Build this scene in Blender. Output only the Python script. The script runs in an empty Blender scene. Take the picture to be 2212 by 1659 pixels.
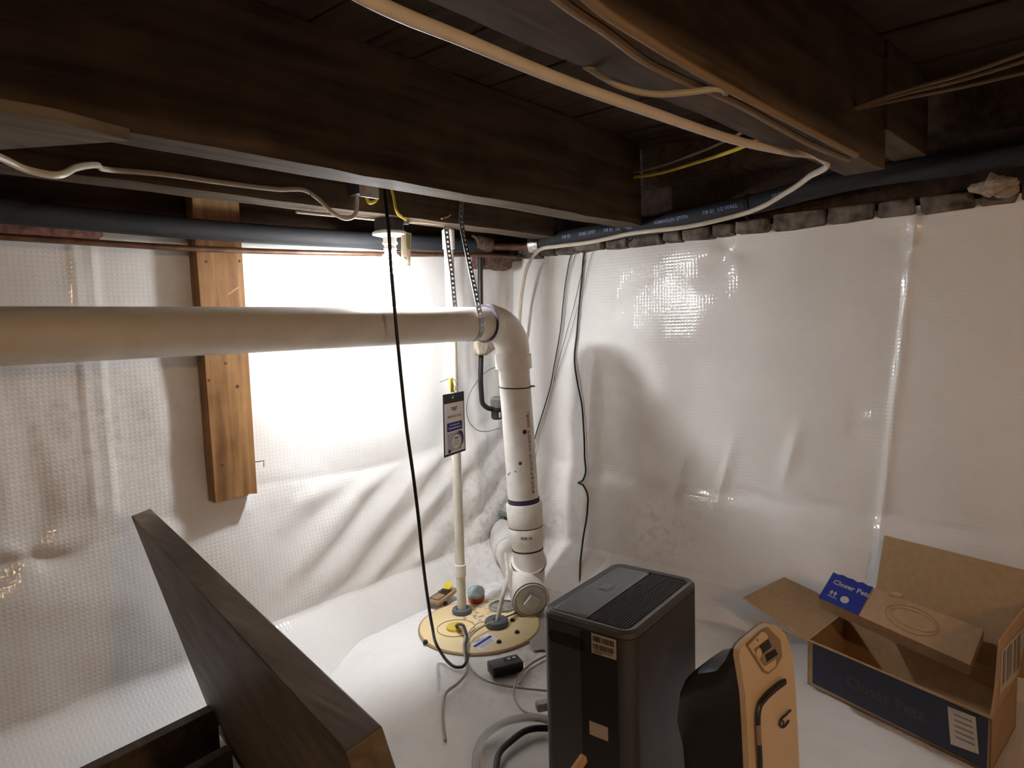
import bpy, bmesh, math, random
from mathutils import Vector, Matrix, noise
random.seed(7)
C = bpy.context.scene.collection
SC = bpy.context.scene
V = Vector
PI = math.pi

# ------------------------------------------------------------------ camera
F, CX, CY = 1450.0, 1106.0, 829.5
Wc = V((-.031, 1, -.0886)).normalized()
dXc = V(((2350-CX)/F, (CY-662.4)/F, 1.0)); dXc = (dXc - dXc.dot(Wc)*Wc).normalized()
dYc = Wc.cross(dXc)
if dYc.x > 0: dYc = -dYc
M = Matrix((dXc, dYc, Wc))            # world = M @ camera(x right, y up, z forward)
cam_d = bpy.data.cameras.new('camera'); cam = bpy.data.objects.new('camera', cam_d); C.objects.link(cam)
cam_d.sensor_fit = 'HORIZONTAL'; cam_d.sensor_width = 36; cam_d.lens = 36*F/2212; cam_d.clip_start = .02
r_, u_, f_ = M @ V((1, 0, 0)), M @ V((0, 1, 0)), M @ V((0, 0, 1))
cam.matrix_world = Matrix((r_, u_, -f_)).transposed().to_4x4()
SC.camera = cam

def ray(x, y): return M @ V(((x-CX)/F, (CY-y)/F, 1))
def ax(x, y, X): r = ray(x, y); return r*(X/r.x)       # point seen at (x, y) on the plane x = X
def ay(x, y, Y): r = ray(x, y); return r*(Y/r.y)
def az(x, y, Z): r = ray(x, y); return r*(Z/r.z)
def ad(x, y, d): return ray(x, y)*d
def apl(x, y, p, n): r = ray(x, y); return r*(V(p).dot(n)/r.dot(n))

# ------------------------------------------------------------------ world, lamps, exposure
w = bpy.data.worlds.new('world'); SC.world = w; w.use_nodes = True
w.node_tree.nodes['Background'].inputs[0].default_value = (.02, .018, .016, 1)
w.node_tree.nodes['Background'].inputs[1].default_value = .05
SC.view_settings.view_transform = 'Standard'; SC.view_settings.look = 'None'
SC.view_settings.gamma = 1; SC.view_settings.use_curve_mapping = False
SC.view_settings.exposure = 1.4
BULB_E = 560.0                                          # radiance of the bare bulb
WARM_W = 10.5                                          # a second warm bulb hanging behind the camera
ld = bpy.data.lights.new('warm_bulb', 'POINT'); ld.energy = WARM_W; ld.color = (1, .63, .35); ld.shadow_soft_size = .035
lo = bpy.data.objects.new('warm_bulb', ld); lo.location = (.15, -1.05, .25); C.objects.link(lo)

FLOOR = -1.04
YB, XR = 1.95, 2.28

# ------------------------------------------------------------------ mesh helpers
class MB:
    def __init__(s): s.v = []; s.f = []; s.mi = []
    def add(s, vs, fs, mi=0):
        o = len(s.v); s.v += [V(p) for p in vs]; s.f += [tuple(i+o for i in f) for f in fs]; s.mi += [mi]*len(fs); return s
    def box(s, c, size, rot=None, bev=0, seg=2, mi=0):
        bm = bmesh.new(); bmesh.ops.create_cube(bm, size=1)
        bmesh.ops.scale(bm, vec=size, verts=bm.verts)
        if bev: bmesh.ops.bevel(bm, geom=bm.edges[:], offset=bev, segments=seg, affect='EDGES', profile=.5)
        R = rot if rot is not None else Matrix.Identity(3)
        bm.verts.index_update()
        s.add([R @ v.co + V(c) for v in bm.verts], [[v.index for v in f.verts] for f in bm.faces], mi); bm.free(); return s
    def prism(s, pts, ext, bev=0, mi=0):
        bm = bmesh.new(); e = V(ext)
        a = [bm.verts.new(V(p)) for p in pts]; b = [bm.verts.new(V(p)+e) for p in pts]; n = len(pts)
        bm.faces.new(a); bm.faces.new(b[::-1])
        for i in range(n): bm.faces.new((a[i], b[i], b[(i+1) % n], a[(i+1) % n]))
        bmesh.ops.recalc_face_normals(bm, faces=bm.faces[:])
        if bev: bmesh.ops.bevel(bm, geom=bm.edges[:], offset=bev, segments=2, affect='EDGES', profile=.5)
        bm.verts.index_update()
        s.add([v.co.copy() for v in bm.verts], [[v.index for v in f.verts] for f in bm.faces], mi); bm.free(); return s
    def tube(s, pts, r, seg=12, caps=True, mi=0, flat=None, up=None):
        pts = [V(p) for p in pts]; n = len(pts); rr = r if isinstance(r, (list, tuple)) else [r]*n
        vs = []; fs = []
        t0 = (pts[1]-pts[0]).normalized()
        u = (V(up) if up else (V((0, 0, 1)) if abs(t0.z) < .9 else V((1, 0, 0))))
        u = (u - u.dot(t0)*t0).normalized()
        for i, p in enumerate(pts):
            t = ((pts[min(i+1, n-1)]-p).normalized() + (p-pts[max(i-1, 0)]).normalized())
            t = t.normalized() if t.length > 1e-6 else t0
            u = (u - u.dot(t)*t).normalized(); w_ = t.cross(u)
            for k in range(seg):
                a = 2*PI*k/seg; fl = flat or 1
                vs.append(p + u*math.cos(a)*rr[i] + w_*math.sin(a)*rr[i]*fl)
        for i in range(n-1):
            for k in range(seg):
                k2 = (k+1) % seg
                fs.append((i*seg+k, i*seg+k2, (i+1)*seg+k2, (i+1)*seg+k))
        if caps: fs.append(tuple(range(seg))[::-1]); fs.append(tuple((n-1)*seg+k for k in range(seg)))
        return s.add(vs, fs, mi)
    def lathe(s, prof, origin, axis=(0, 0, 1), seg=32, mi=0, ref=None, ring=False):
        a = V(axis).normalized(); u = V(ref) if ref else (V((1, 0, 0)) if abs(a.x) < .9 else V((0, 1, 0)))
        u = (u-u.dot(a)*a).normalized(); w_ = a.cross(u); vs = []; fs = []; n = len(prof)
        for (r, h) in prof:
            for k in range(seg):
                t = 2*PI*k/seg; vs.append(V(origin)+a*h+(u*math.cos(t)+w_*math.sin(t))*max(r, 1e-5))
        for i in range(n-1):
            for k in range(seg):
                k2 = (k+1) % seg; fs.append((i*seg+k, i*seg+k2, (i+1)*seg+k2, (i+1)*seg+k))
        if ring: fs += [((n-1)*seg+k, (n-1)*seg+(k+1) % seg, (k+1) % seg, k) for k in range(seg)]
        elif prof[0][0] > 1e-4: fs.append(tuple(range(seg))[::-1])
        if not ring and prof[-1][0] > 1e-4: fs.append(tuple((n-1)*seg+k for k in range(seg)))
        return s.add(vs, fs, mi)
    def ball(s, c, r, sc=(1, 1, 1), seg=20, mi=0):
        n = seg//2; prof = [(r*math.sin(PI*i/n), -r*math.cos(PI*i/n)) for i in range(n+1)]
        o = len(s.v); s.lathe(prof, (0, 0, 0), seg=seg, mi=mi)
        for i in range(o, len(s.v)): p = s.v[i]; s.v[i] = V((p.x*sc[0], p.y*sc[1], p.z*sc[2]))+V(c)
        return s

def link(name, mb, mats, parent=None, origin=None, smooth=True, angle=38, label=None, bump=None):
    """one mesh object; vertices are given in world space"""
    if parent is not None: L = parent['_loc']; L = V(L)
    elif origin is not None: L = V(origin)
    else:
        xs = [p.x for p in mb.v]; ys = [p.y for p in mb.v]; zs = [p.z for p in mb.v]
        L = V(((min(xs)+max(xs))/2, (min(ys)+max(ys))/2, min(zs)))
    me = bpy.data.meshes.new(name)
    me.from_pydata([p-L for p in mb.v], [], mb.f)
    ml = mats if isinstance(mats, (list, tuple)) else [mats]
    for m in ml: me.materials.append(m)
    for p, mi in zip(me.polygons, mb.mi): p.material_index = mi
    bm = bmesh.new(); bm.from_mesh(me); bmesh.ops.recalc_face_normals(bm, faces=bm.faces[:]); bm.to_mesh(me); bm.free()
    if smooth:
        me.polygons.foreach_set('use_smooth', [True]*len(me.polygons)); me.set_sharp_from_angle(angle=math.radians(angle))
    o = bpy.data.objects.new(name, me); C.objects.link(o); o['_loc'] = tuple(L)
    if parent is not None: o.parent = parent
    else: o.location = L
    if label: o['label'] = label
    return o
def thing(name, loc, label, cat, group=None):
    o = bpy.data.objects.new(name, None); C.objects.link(o); o.location = loc; o['_loc'] = tuple(loc); o.empty_display_size = .05
    return tag(o, label, cat, group)
def tag(o, label, cat, group=None):
    o['label'] = label; o['category'] = cat
    if group: o['group'] = group
    return o
def struct(o): o['kind'] = 'structure'; return o

def cr(pts, n=8):
    """smooth curve through the points, steady for uneven spacing"""
    P = [V(p) for p in pts]; t = [0]
    for a, b in zip(P, P[1:]): t.append(t[-1]+max(1e-6, (b-a).length))
    m = []
    for i in range(len(P)):
        if i == 0: m.append((P[1]-P[0])/(t[1]-t[0]))
        elif i == len(P)-1: m.append((P[-1]-P[-2])/(t[-1]-t[-2]))
        else:
            h0, h1 = t[i]-t[i-1], t[i+1]-t[i]
            m.append(((P[i]-P[i-1])/h0*h1+(P[i+1]-P[i])/h1*h0)/(h0+h1))
    out = []
    for i in range(len(P)-1):
        h = t[i+1]-t[i]
        for k in range(n):
            u = k/n; u2 = u*u; u3 = u2*u
            out.append(P[i]*(2*u3-3*u2+1)+m[i]*h*(u3-2*u2+u)+P[i+1]*(-2*u3+3*u2)+m[i+1]*h*(u3-u2))
    out.append(P[-1].copy()); return out
def rotz(deg): return Matrix.Rotation(math.radians(deg), 3, 'Z')
def axes(x, y, z): return Matrix((V(x), V(y), V(z))).transposed()

_tc = {}
def text_geo(body, size, align='LEFT', bold=0.0):
    k = (body, size, align, bold)
    if k in _tc: return _tc[k]
    cu = bpy.data.curves.new('txt', 'FONT'); cu.body = body; cu.size = size; cu.align_x = align; cu.align_y = 'CENTER'
    cu.resolution_u = 2; cu.offset = bold
    ob = bpy.data.objects.new('txt', cu); me = ob.to_mesh()
    r = ([tuple(v.co[:2]) for v in me.vertices], [tuple(p.vertices) for p in me.polygons])
    ob.to_mesh_clear(); bpy.data.objects.remove(ob); bpy.data.curves.remove(cu); _tc[k] = r; return r
def text(mb, body, size, fn, align='LEFT', bold=0.0, mi=0):
    vs, fs = text_geo(body, size, align, bold); mb.add([fn(u, v) for u, v in vs], fs, mi); return mb

# ------------------------------------------------------------------ materials
def mat(name, col, rough=.6, metal=0, spec=.5, var=0.0, vscale=20, bump=0.0, bscale=200, col2=None, stretch=None, emit=None, trans=0, coat=0):
    m = bpy.data.materials.new(name); m.use_nodes = True; nt = m.node_tree; N = nt.nodes; L = nt.links
    b = N['Principled BSDF']; b.inputs['Base Color'].default_value = (*col, 1); b.inputs['Roughness'].default_value = rough
    b.inputs['Metallic'].default_value = metal; b.inputs['Specular IOR Level'].default_value = spec
    b.inputs['Transmission Weight'].default_value = trans; b.inputs['Coat Weight'].default_value = coat
    if emit: b.inputs['Emission Color'].default_value = (*emit[0], 1); b.inputs['Emission Strength'].default_value = emit[1]
    if var or col2 or bump:
        tc = N.new('ShaderNodeTexCoord'); mp = N.new('ShaderNodeMapping'); L.new(tc.outputs['Object'], mp.inputs[0])
        if stretch: mp.inputs['Scale'].default_value = stretch
    if var or col2:
        nz = N.new('ShaderNodeTexNoise'); nz.inputs['Scale'].default_value = vscale; nz.inputs['Detail'].default_value = 6
        L.new(mp.outputs[0], nz.inputs['Vector'])
        rp = N.new('ShaderNodeValToRGB'); c2 = col2 or tuple(c*(1-var) for c in col)
        rp.color_ramp.elements[0].position = .35; rp.color_ramp.elements[1].position = .68
        rp.color_ramp.elements[0].color = (*c2, 1); rp.color_ramp.elements[1].color = (*col, 1)
        L.new(nz.outputs['Fac'], rp.inputs[0]); L.new(rp.outputs[0], b.inputs['Base Color'])
    if bump:
        n2 = N.new('ShaderNodeTexNoise'); n2.inputs['Scale'].default_value = bscale; n2.inputs['Detail'].default_value = 4
        L.new(mp.outputs[0], n2.inputs['Vector']); bp = N.new('ShaderNodeBump'); bp.inputs['Strength'].default_value = bump; bp.inputs['Distance'].default_value = .002
        L.new(n2.outputs['Fac'], bp.inputs['Height']); L.new(bp.outputs[0], b.inputs['Normal'])
    return m

def wood(name, dark, light, along='X', scale=1.0, rough=.75, bump=.5):
    m = bpy.data.materials.new(name); m.use_nodes = True; nt = m.node_tree; N = nt.nodes; L = nt.links; b = N['Principled BSDF']
    tc = N.new('ShaderNodeTexCoord'); mp = N.new('ShaderNodeMapping'); L.new(tc.outputs['Object'], mp.inputs[0])
    sc = [22*scale]*3; sc['XYZ'.index(along)] = 1.6*scale; mp.inputs['Scale'].default_value = sc
    n1 = N.new('ShaderNodeTexNoise'); n1.inputs['Scale'].default_value = 1.6; n1.inputs['Detail'].default_value = 8; n1.inputs['Distortion'].default_value = .6
    L.new(mp.outputs[0], n1.inputs['Vector'])
    n2 = N.new('ShaderNodeTexNoise'); n2.inputs['Scale'].default_value = 9; n2.inputs['Detail'].default_value = 5; L.new(tc.outputs['Object'], n2.inputs['Vector'])
    mx = N.new('ShaderNodeMath'); mx.operation = 'MULTIPLY_ADD'; L.new(n2.outputs['Fac'], mx.inputs[0]); mx.inputs[1].default_value = .5; L.new(n1.outputs['Fac'], mx.inputs[2])
    rp = N.new('ShaderNodeValToRGB'); e = rp.color_ramp.elements
    e[0].position = .52; e[0].color = (*dark, 1); e[1].position = .95; e[1].color = (*light, 1)
    L.new(mx.outputs[0], rp.inputs[0]); L.new(rp.outputs[0], b.inputs['Base Color']); b.inputs['Roughness'].default_value = rough
    bp = N.new('ShaderNodeBump'); bp.inputs['Strength'].default_value = bump; bp.inputs['Distance'].default_value = .003
    L.new(n1.outputs['Fac'], bp.inputs['Height']); L.new(bp.outputs[0], b.inputs['Normal']); b.inputs['Specular IOR Level'].default_value = .25
    return m

def liner(name, ua, va, dirt=None):
    """white reinforced plastic sheet: woven relief under a glossy film, grime where it is grimy"""
    m = bpy.data.materials.new(name); m.use_nodes = True; nt = m.node_tree; N = nt.nodes; L = nt.links; b = N['Principled BSDF']
    b.inputs['Roughness'].default_value = .13; b.inputs['Specular IOR Level'].default_value = .55
    tc = N.new('ShaderNodeTexCoord'); sp = N.new('ShaderNodeSeparateXYZ'); L.new(tc.outputs['Object'], sp.inputs[0])
    def wave(out, per):
        a = N.new('ShaderNodeMath'); a.operation = 'MULTIPLY'; L.new(out, a.inputs[0]); a.inputs[1].default_value = 2*PI/per
        s_ = N.new('ShaderNodeMath'); s_.operation = 'SINE'; L.new(a.outputs[0], s_.inputs[0]); return s_.outputs[0]
    a = wave(sp.outputs[ua], .0125); c = wave(sp.outputs[va], .0118)
    mx = N.new('ShaderNodeMath'); mx.operation = 'MAXIMUM'; L.new(a, mx.inputs[0]); L.new(c, mx.inputs[1])
    nz = N.new('ShaderNodeTexNoise'); nz.inputs['Scale'].default_value = 55; nz.inputs['Detail'].default_value = 3; L.new(tc.outputs['Object'], nz.inputs['Vector'])
    ad_ = N.new('ShaderNodeMath'); ad_.operation = 'MULTIPLY_ADD'; L.new(nz.outputs['Fac'], ad_.inputs[0]); ad_.inputs[1].default_value = 2.2; L.new(mx.outputs[0], ad_.inputs[2])
    bp = N.new('ShaderNodeBump'); bp.inputs['Strength'].default_value = .5; bp.inputs['Distance'].default_value = .00035
    L.new(ad_.outputs[0], bp.inputs['Height']); L.new(bp.outputs[0], b.inputs['Normal'])
    n2 = N.new('ShaderNodeTexNoise'); n2.inputs['Scale'].default_value = 2.5; n2.inputs['Detail'].default_value = 7; n2.inputs['Roughness'].default_value = .65
    L.new(tc.outputs['Object'], n2.inputs['Vector'])
    rp = N.new('ShaderNodeValToRGB'); e = rp.color_ramp.elements; e[0].position = .3; e[0].color = (.86, .85, .845, 1); e[1].position = .62; e[1].color = (.93, .928, .925, 1)
    L.new(n2.outputs['Fac'], rp.inputs[0]); col = rp.outputs[0]
    if dirt:
        for (p, rad, c_) in dirt:
            d = N.new('ShaderNodeVectorMath'); d.operation = 'DISTANCE'; L.new(tc.outputs['Object'], d.inputs[0]); d.inputs[1].default_value = p
            mr = N.new('ShaderNodeMapRange'); mr.inputs['From Min'].default_value = rad; mr.inputs['From Max'].default_value = 0; L.new(d.outputs['Value'], mr.inputs['Value'])
            n3 = N.new('ShaderNodeTexNoise'); n3.inputs['Scale'].default_value = 26; n3.inputs['Detail'].default_value = 8; n3.inputs['Roughness'].default_value = .75; L.new(tc.outputs['Object'], n3.inputs['Vector'])
            r3 = N.new('ShaderNodeMapRange'); r3.inputs['From Min'].default_value = .48; r3.inputs['From Max'].default_value = .72; L.new(n3.outputs['Fac'], r3.inputs['Value'])
            mu = N.new('ShaderNodeMath'); mu.operation = 'MULTIPLY'; L.new(mr.outputs[0], mu.inputs[0]); L.new(r3.outputs[0], mu.inputs[1])
            mi = N.new('ShaderNodeMix'); mi.data_type = 'RGBA'; L.new(mu.outputs[0], mi.inputs['Factor']); L.new(col, mi.inputs['A']); mi.inputs['B'].default_value = (*c_, 1); col = mi.outputs['Result']
    L.new(col, b.inputs['Base Color'])
    return m

m_lin_b = liner('liner_back', 0, 2, [((2.1, 1.95, -.85), .45, (.42, .34, .25)), ((.62, 1.95, -.25), .28, (.62, .58, .54))])
m_lin_r = liner('liner_right', 1, 2, [((2.28, 1.85, -.92), .42, (.46, .38, .28)), ((2.28, 1.2, -.80), .22, (.52, .44, .35))])
m_lin_f = liner('liner_floor', 0, 1, [((1.85, 1.75, FLOOR), .45, (.40, .30, .18)), ((1.5, 1.3, FLOOR), .3, (.50, .44, .36))])
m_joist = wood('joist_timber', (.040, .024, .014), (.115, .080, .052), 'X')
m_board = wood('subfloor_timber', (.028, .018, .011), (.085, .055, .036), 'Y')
m_post = wood('post_timber', (.16, .075, .028), (.43, .235, .10), 'Z', rough=.6, bump=.3)
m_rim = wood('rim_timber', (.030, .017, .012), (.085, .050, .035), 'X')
m_brace = wood('brace_timber', (.10, .085, .065), (.24, .20, .155), 'X')
m_frame = wood('frame_timber', (.085, .062, .042), (.19, .145, .10), 'Y', rough=.55)
m_plain = wood('pine', (.38, .20, .09), (.62, .37, .18), 'X')
m_pvc = mat('pvc', (.80, .765, .69), .32, var=.10, vscale=14)
m_pvc_w = mat('pvc_white', (.83, .81, .77), .35, var=.10, vscale=30)
m_pvc_y = mat('pvc_old', (.78, .74, .64), .4, var=.15, vscale=25)
m_purple = mat('purple_primer', (.040, .026, .075), .45, var=.4, vscale=60)
m_ink = mat('printed_ink', (.03, .028, .03), .6)
m_ink_g = mat('grey_ink', (.22, .22, .24), .6)
m_ink_b = mat('blue_ink', (.02, .025, .26), .5)
m_ink_w = mat('white_print', (.62, .62, .64), .6)
m_ink_lb = mat('pale_blue_print', (.25, .33, .62), .6)
m_black = mat('black_rubber', (.012, .012, .013), .42)
m_blackp = mat('black_plastic', (.018, .018, .019), .35)
m_foam = mat('black_foam', (.022, .024, .030), .72, bump=.3, bscale=400)
m_steel = mat('galvanised_steel', (.52, .52, .54), .38, metal=1, var=.3, vscale=60)
m_silver = mat('silver_tape', (.75, .75, .76), .22, metal=1, bump=.6, bscale=120)
m_box = mat('painted_box', (.085, .082, .085), .45, metal=.3, var=.3, vscale=40)
m_copper = mat('old_copper', (.24, .13, .085), .45, metal=.7, var=.5, vscale=25)
m_white = mat('white_plastic', (.80, .79, .76), .35)
m_ivory = mat('ivory_plate', (.66, .62, .55), .4)
m_yel = mat('yellow_plastic', (.80, .62, .03), .4)
m_yelc = mat('yellow_cable', (.62, .45, .04), .45)
m_bulb = mat('glowing_bulb', (1, 1, 1), .3, emit=((.985, .985, .985), BULB_E))
_nt = m_bulb.node_tree; _g = _nt.nodes.new('ShaderNodeNewGeometry'); _sx = _nt.nodes.new('ShaderNodeSeparateXYZ'); _nt.links.new(_g.outputs['Normal'], _sx.inputs[0])
_mr = _nt.nodes.new('ShaderNodeMapRange'); _mr.inputs['From Min'].default_value = .1; _mr.inputs['From Max'].default_value = -1; _mr.inputs['To Min'].default_value = BULB_E*.035; _mr.inputs['To Max'].default_value = BULB_E
_mr.inputs['From Min'].default_value = 0; _mr.inputs['From Max'].default_value = 1
_ng = _nt.nodes.new('ShaderNodeMath'); _ng.operation = 'MULTIPLY'; _ng.inputs[1].default_value = -1; _ng.use_clamp = True; _nt.links.new(_sx.outputs['Z'], _ng.inputs[0])
_pw = _nt.nodes.new('ShaderNodeMath'); _pw.operation = 'POWER'; _pw.inputs[1].default_value = 1.5; _nt.links.new(_ng.outputs[0], _pw.inputs[0]); _nt.links.new(_pw.outputs[0], _mr.inputs['Value']); _nt.links.new(_mr.outputs[0], _nt.nodes['Principled BSDF'].inputs['Emission Strength'])
m_tagc = mat('tag_card', (.62, .54, .40), .7)
m_tagd = mat('tag_print_olive', (.20, .19, .08), .7)
m_cable = mat('white_cable', (.62, .55, .45), .38, var=.12, vscale=30)
m_cableg = mat('grey_cable', (.42, .37, .29), .45)
m_tan = mat('brown_cable', (.22, .15, .08), .6)
m_wire = mat('thin_dark_wire', (.03, .028, .026), .5)
m_card = mat('pouch_card', (.86, .85, .86), .3)
m_lid = mat('sump_lid_cream', (.88, .70, .40), .5, var=.07, vscale=9, bump=.15)
m_lidd = mat('sump_lid_scored', (.42, .30, .15), .6)
m_dirt = mat('dried_mud', (.55, .47, .36), .9, var=.35, vscale=30)
m_grom = mat('grey_grommet', (.10, .115, .15), .55)
m_bolt = mat('bolt_cap', (.02, .03, .045), .4)
m_yplug = mat('yellow_plug', (.66, .49, .06), .5)
m_port = mat('dusty_clear_port', (.34, .33, .31), .25, var=.5, vscale=60)
m_red = mat('red_plastic', (.36, .035, .025), .4)
m_teal = mat('pale_teal_lid', (.42, .55, .55), .5, var=.4, vscale=70)
m_trap = wood('trap_wood', (.30, .19, .11), (.55, .38, .24), 'X')
m_deh = mat('dehumidifier_grey', (.050, .050, .053), .42, bump=.06, bscale=900)
m_dehr = mat('dehumidifier_rim', (.085, .087, .092), .4)
m_dehp = mat('dehumidifier_panel', (.060, .062, .064), .28)
m_dark = mat('dark_recess', (.006, .006, .007), .6)
m_shell = mat('charcoal_shell', (.022, .024, .028), .38)
m_cream = mat('cream_front', (.72, .55, .36), .35)
m_creamd = mat('beige_trim', (.30, .22, .13), .4)
m_screen = mat('black_screen', (.008, .012, .018), .12)
m_carton = mat('cardboard', (.42, .27, .14), .8, var=.12, vscale=60)
m_cartone = mat('cardboard_edge', (.34, .215, .11), .9, bump=.7, bscale=250)
m_cartonl = mat('cardboard_light', (.50, .33, .19), .75, var=.12, vscale=50)
m_navy = mat('navy_print', (.016, .020, .045), .45)
m_blue = mat('blue_print', (.022, .040, .30), .45)
m_logo = mat('faded_logo', (.055, .050, .060), .5)
m_label = mat('shipping_label', (.55, .50, .42), .55)
m_pink = mat('pink_insulation', (.42, .20, .19), .95, col2=(.16, .08, .06), vscale=45, bump=1, bscale=90)
m_brownf = mat('dirty_insulation', (.22, .13, .10), .95, col2=(.08, .05, .035), vscale=60, bump=1, bscale=120)
m_stone = mat('sooty_stone', (.22, .19, .16), .9, col2=(.05, .04, .033), vscale=28, bump=1, bscale=60)
m_clear = mat('clear_vinyl', (.80, .80, .76), .12, trans=.75)
m_clearg = mat('smoky_clear_dome', (.50, .48, .45), .08, trans=.7)
m_foamb = mat('beige_foam', (.56, .48, .36), .8, var=.25, vscale=40, bump=.6, bscale=70)
m_green = mat('pale_green_sleeve', (.36, .42, .38), .6, var=.3, vscale=30)
m_scrap = mat('crumpled_film', (.45, .38, .32), .15, trans=.3)

# ------------------------------------------------------------------ liner relief
def sstep(a, b, x):
    t = min(1, max(0, (x-a)/(b-a))); return t*t*(3-2*t)
def nz(x, y, z=0.0, o=3):
    s = 0; a = 1
    for _ in range(o): s += a*noise.noise(V((x, y, z))); x *= 2.03; y *= 2.03; z += 3.7; a *= .5
    return s
def gauss(d, s): return math.exp(-(d/s)**2)
def pin(u, v, pu, pv, R, A, k, ph=0.0, depth=.012):
    du, dv = u-pu, v-pv; r = math.hypot(du, dv)
    if r > R*3: return 0
    th = math.atan2(dv, du)
    return A*math.sin(k*th+ph+.6*math.sin(2*th))*sstep(0, .05, r)*math.exp(-r/R) - depth*math.exp(-r/.03)
PB = ay(62, 1198, YB); PR = ax(1575, 545, XR); PR2 = ax(1860, 905, XR)
S1, S2 = ay(165, 700, YB).x, ay(212, 700, YB).x
def relief_back(x, z):
    d = .010*nz(x*1.6, z*2.2, 1.3) + .004*nz(x*6, z*5, 7.7)
    left = sstep(1.0, .55, x)
    d += left*sstep(-.02, -.2, z)*sstep(-.56, -.42, z)*(.006*nz(x*8, z*2.6, 4.0, 2)+.0018*nz(x*20, z*8, 2.0, 2))   # puckers
    d += .003*gauss(x-S1, .006)*sstep(-.50, -.42, z) + .004*gauss(x-S2, .007)*sstep(-.50, -.42, z) + .003*sstep(S1-.004, S1, x)*sstep(S2+.004, S2, x)*sstep(-.50, -.44, z)
    ft = -.50 - .03*math.sin(x*4+1) - .05*sstep(1.2, .4, x) + .09*sstep(1.2, 2.2, x)                # edge of the upper sheet
    d += .012*sstep(ft+.015, ft-.07, z) + .016*sstep(ft, -.85, z) - .002*gauss(z-ft, .006)
    low = sstep(ft, ft-.08, z)
    ca, sa = math.cos(.62), math.sin(.62)                                                             # folds rising to the right
    p = -sa*x+ca*z; q = ca*x+sa*z
    d += low*sstep(.9, 1.35, x)*(.007*math.sin(p*44+1.2*nz(q*2.0, p*4, 9, 2)+2*q) + .004*nz(p*24, q*3, 3.3, 2))*sstep(-.96, -.86, z)
    d += low*sstep(1.05, .7, x)*(.007*nz(x*3.4, z*5.5, 3.1, 2))
    d += pin(x, z, PB.x, PB.z, .15, .009, 3, .5, .007)
    d += sstep(1.65, 2.0, x)*.014*nz(x*11, z*3, 5.0, 2)
    d += .012*gauss(x-(1.95+.04*math.sin(z*6)), .05)
    return d
def relief_right(y, z):
    d = .012-.05*z-.02*max(-.9, min(.9, y-.8)) + .010*nz(y*1.5, z*2.0, 11.3) + .003*nz(y*6, z*5, 17.7)
    ft = -.63 + .03*sstep(.9, 1.8, y)
    d += .035*sstep(ft+.02, ft-.09, z) + .012*gauss(z-(ft-.02), .03)
    d += .010*gauss(z-(ft+.03+.01*math.sin(y*9)), .018)*nz(y*7, z*9, 2.2, 2)
    ys = .375 + .04*sstep(-.6, .3, z)*-1 + .02*math.sin(z*5)                                           # lapped seam
    ys = SEAM(z)
    d += .008*gauss(y-ys, .012)*sstep(-.68, -.6, z) + .006*sstep(ys+.006, ys-.006, y)
    d += pin(y, z, PR.y, PR.z, .22, .009, 3, 1.2, .006)
    d += pin(y, z, PR2.y, PR2.z, .10, .010, 2, 2.0, .005)
    d += .014*gauss(y-.42, .10)*gauss(z-.24, .07)*nz(y*16, z*16, 6, 2)
    d += sstep(1.35, 1.75, y)*(.012*nz(y*9, z*2.4, 8.0, 2)) + .02*gauss(y-1.52, .035)*sstep(.1, -.5, z)
    d += sstep(-.62, -.75, z)*.012*nz(y*3, z*6, 15, 2)
    for (a, b, s_) in ((.72, -.45, .05), (.95, -.55, .04), (1.12, -.58, .035)): d += .012*gauss(y-a+.25*(z-b), .02)*gauss(z-b, .09)
    return d
_sa, _sb = ax(1968, 560, XR), ax(1912, 1110, XR)
def SEAM(z): t = (z-_sb.z)/(_sa.z-_sb.z); return _sb.y+(_sa.y-_sb.y)*t

def sheet(name, m, fixed, u0, u1, top, rel, du=.010):
    """liner hung from `top`, swept into the floor at its foot"""
    rows = []; z = top
    while z > -.908: rows.append((z, 0.0)); z -= .010
    for k in range(15): t = k/14; rows.append((-.912-.140*t, t))
    nu = int((u1-u0)/du)+1; mb = MB(); vs = []; fs = []
    for (z, off) in rows:
        for i in range(nu):
            u = u0+(u1-u0)*i/(nu-1)
            wd = .12+.15*sstep(.26, .60, abs(u-1.62)) if fixed == 'y' else .10+.14*sstep(.62, .85, u)
            d = max(0, 1-off*.9)*rel(u, z)+wd*off**(1+(.9*sstep(1.15, .7, u) if fixed == 'y' else 0))
            if fixed == 'y': vs.append((u, YB-d, z))
            else: vs.append((XR-d, u, z))
    for j in range(len(rows)-1):
        for i in range(nu-1): fs.append((j*nu+i, j*nu+i+1, (j+1)*nu+i+1, (j+1)*nu+i))
    mb.add(vs, fs); o = link(name, mb, m, origin=(0, 0, 0), angle=180); struct(o); return o
wall_back = sheet('wall_back', m_lin_b, 'y', -.6, 2.31, .283, relief_back, .0095)
wall_right = sheet('wall_right', m_lin_r, 'x', -1.2, 1.98, .305, relief_right, .0095)

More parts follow.
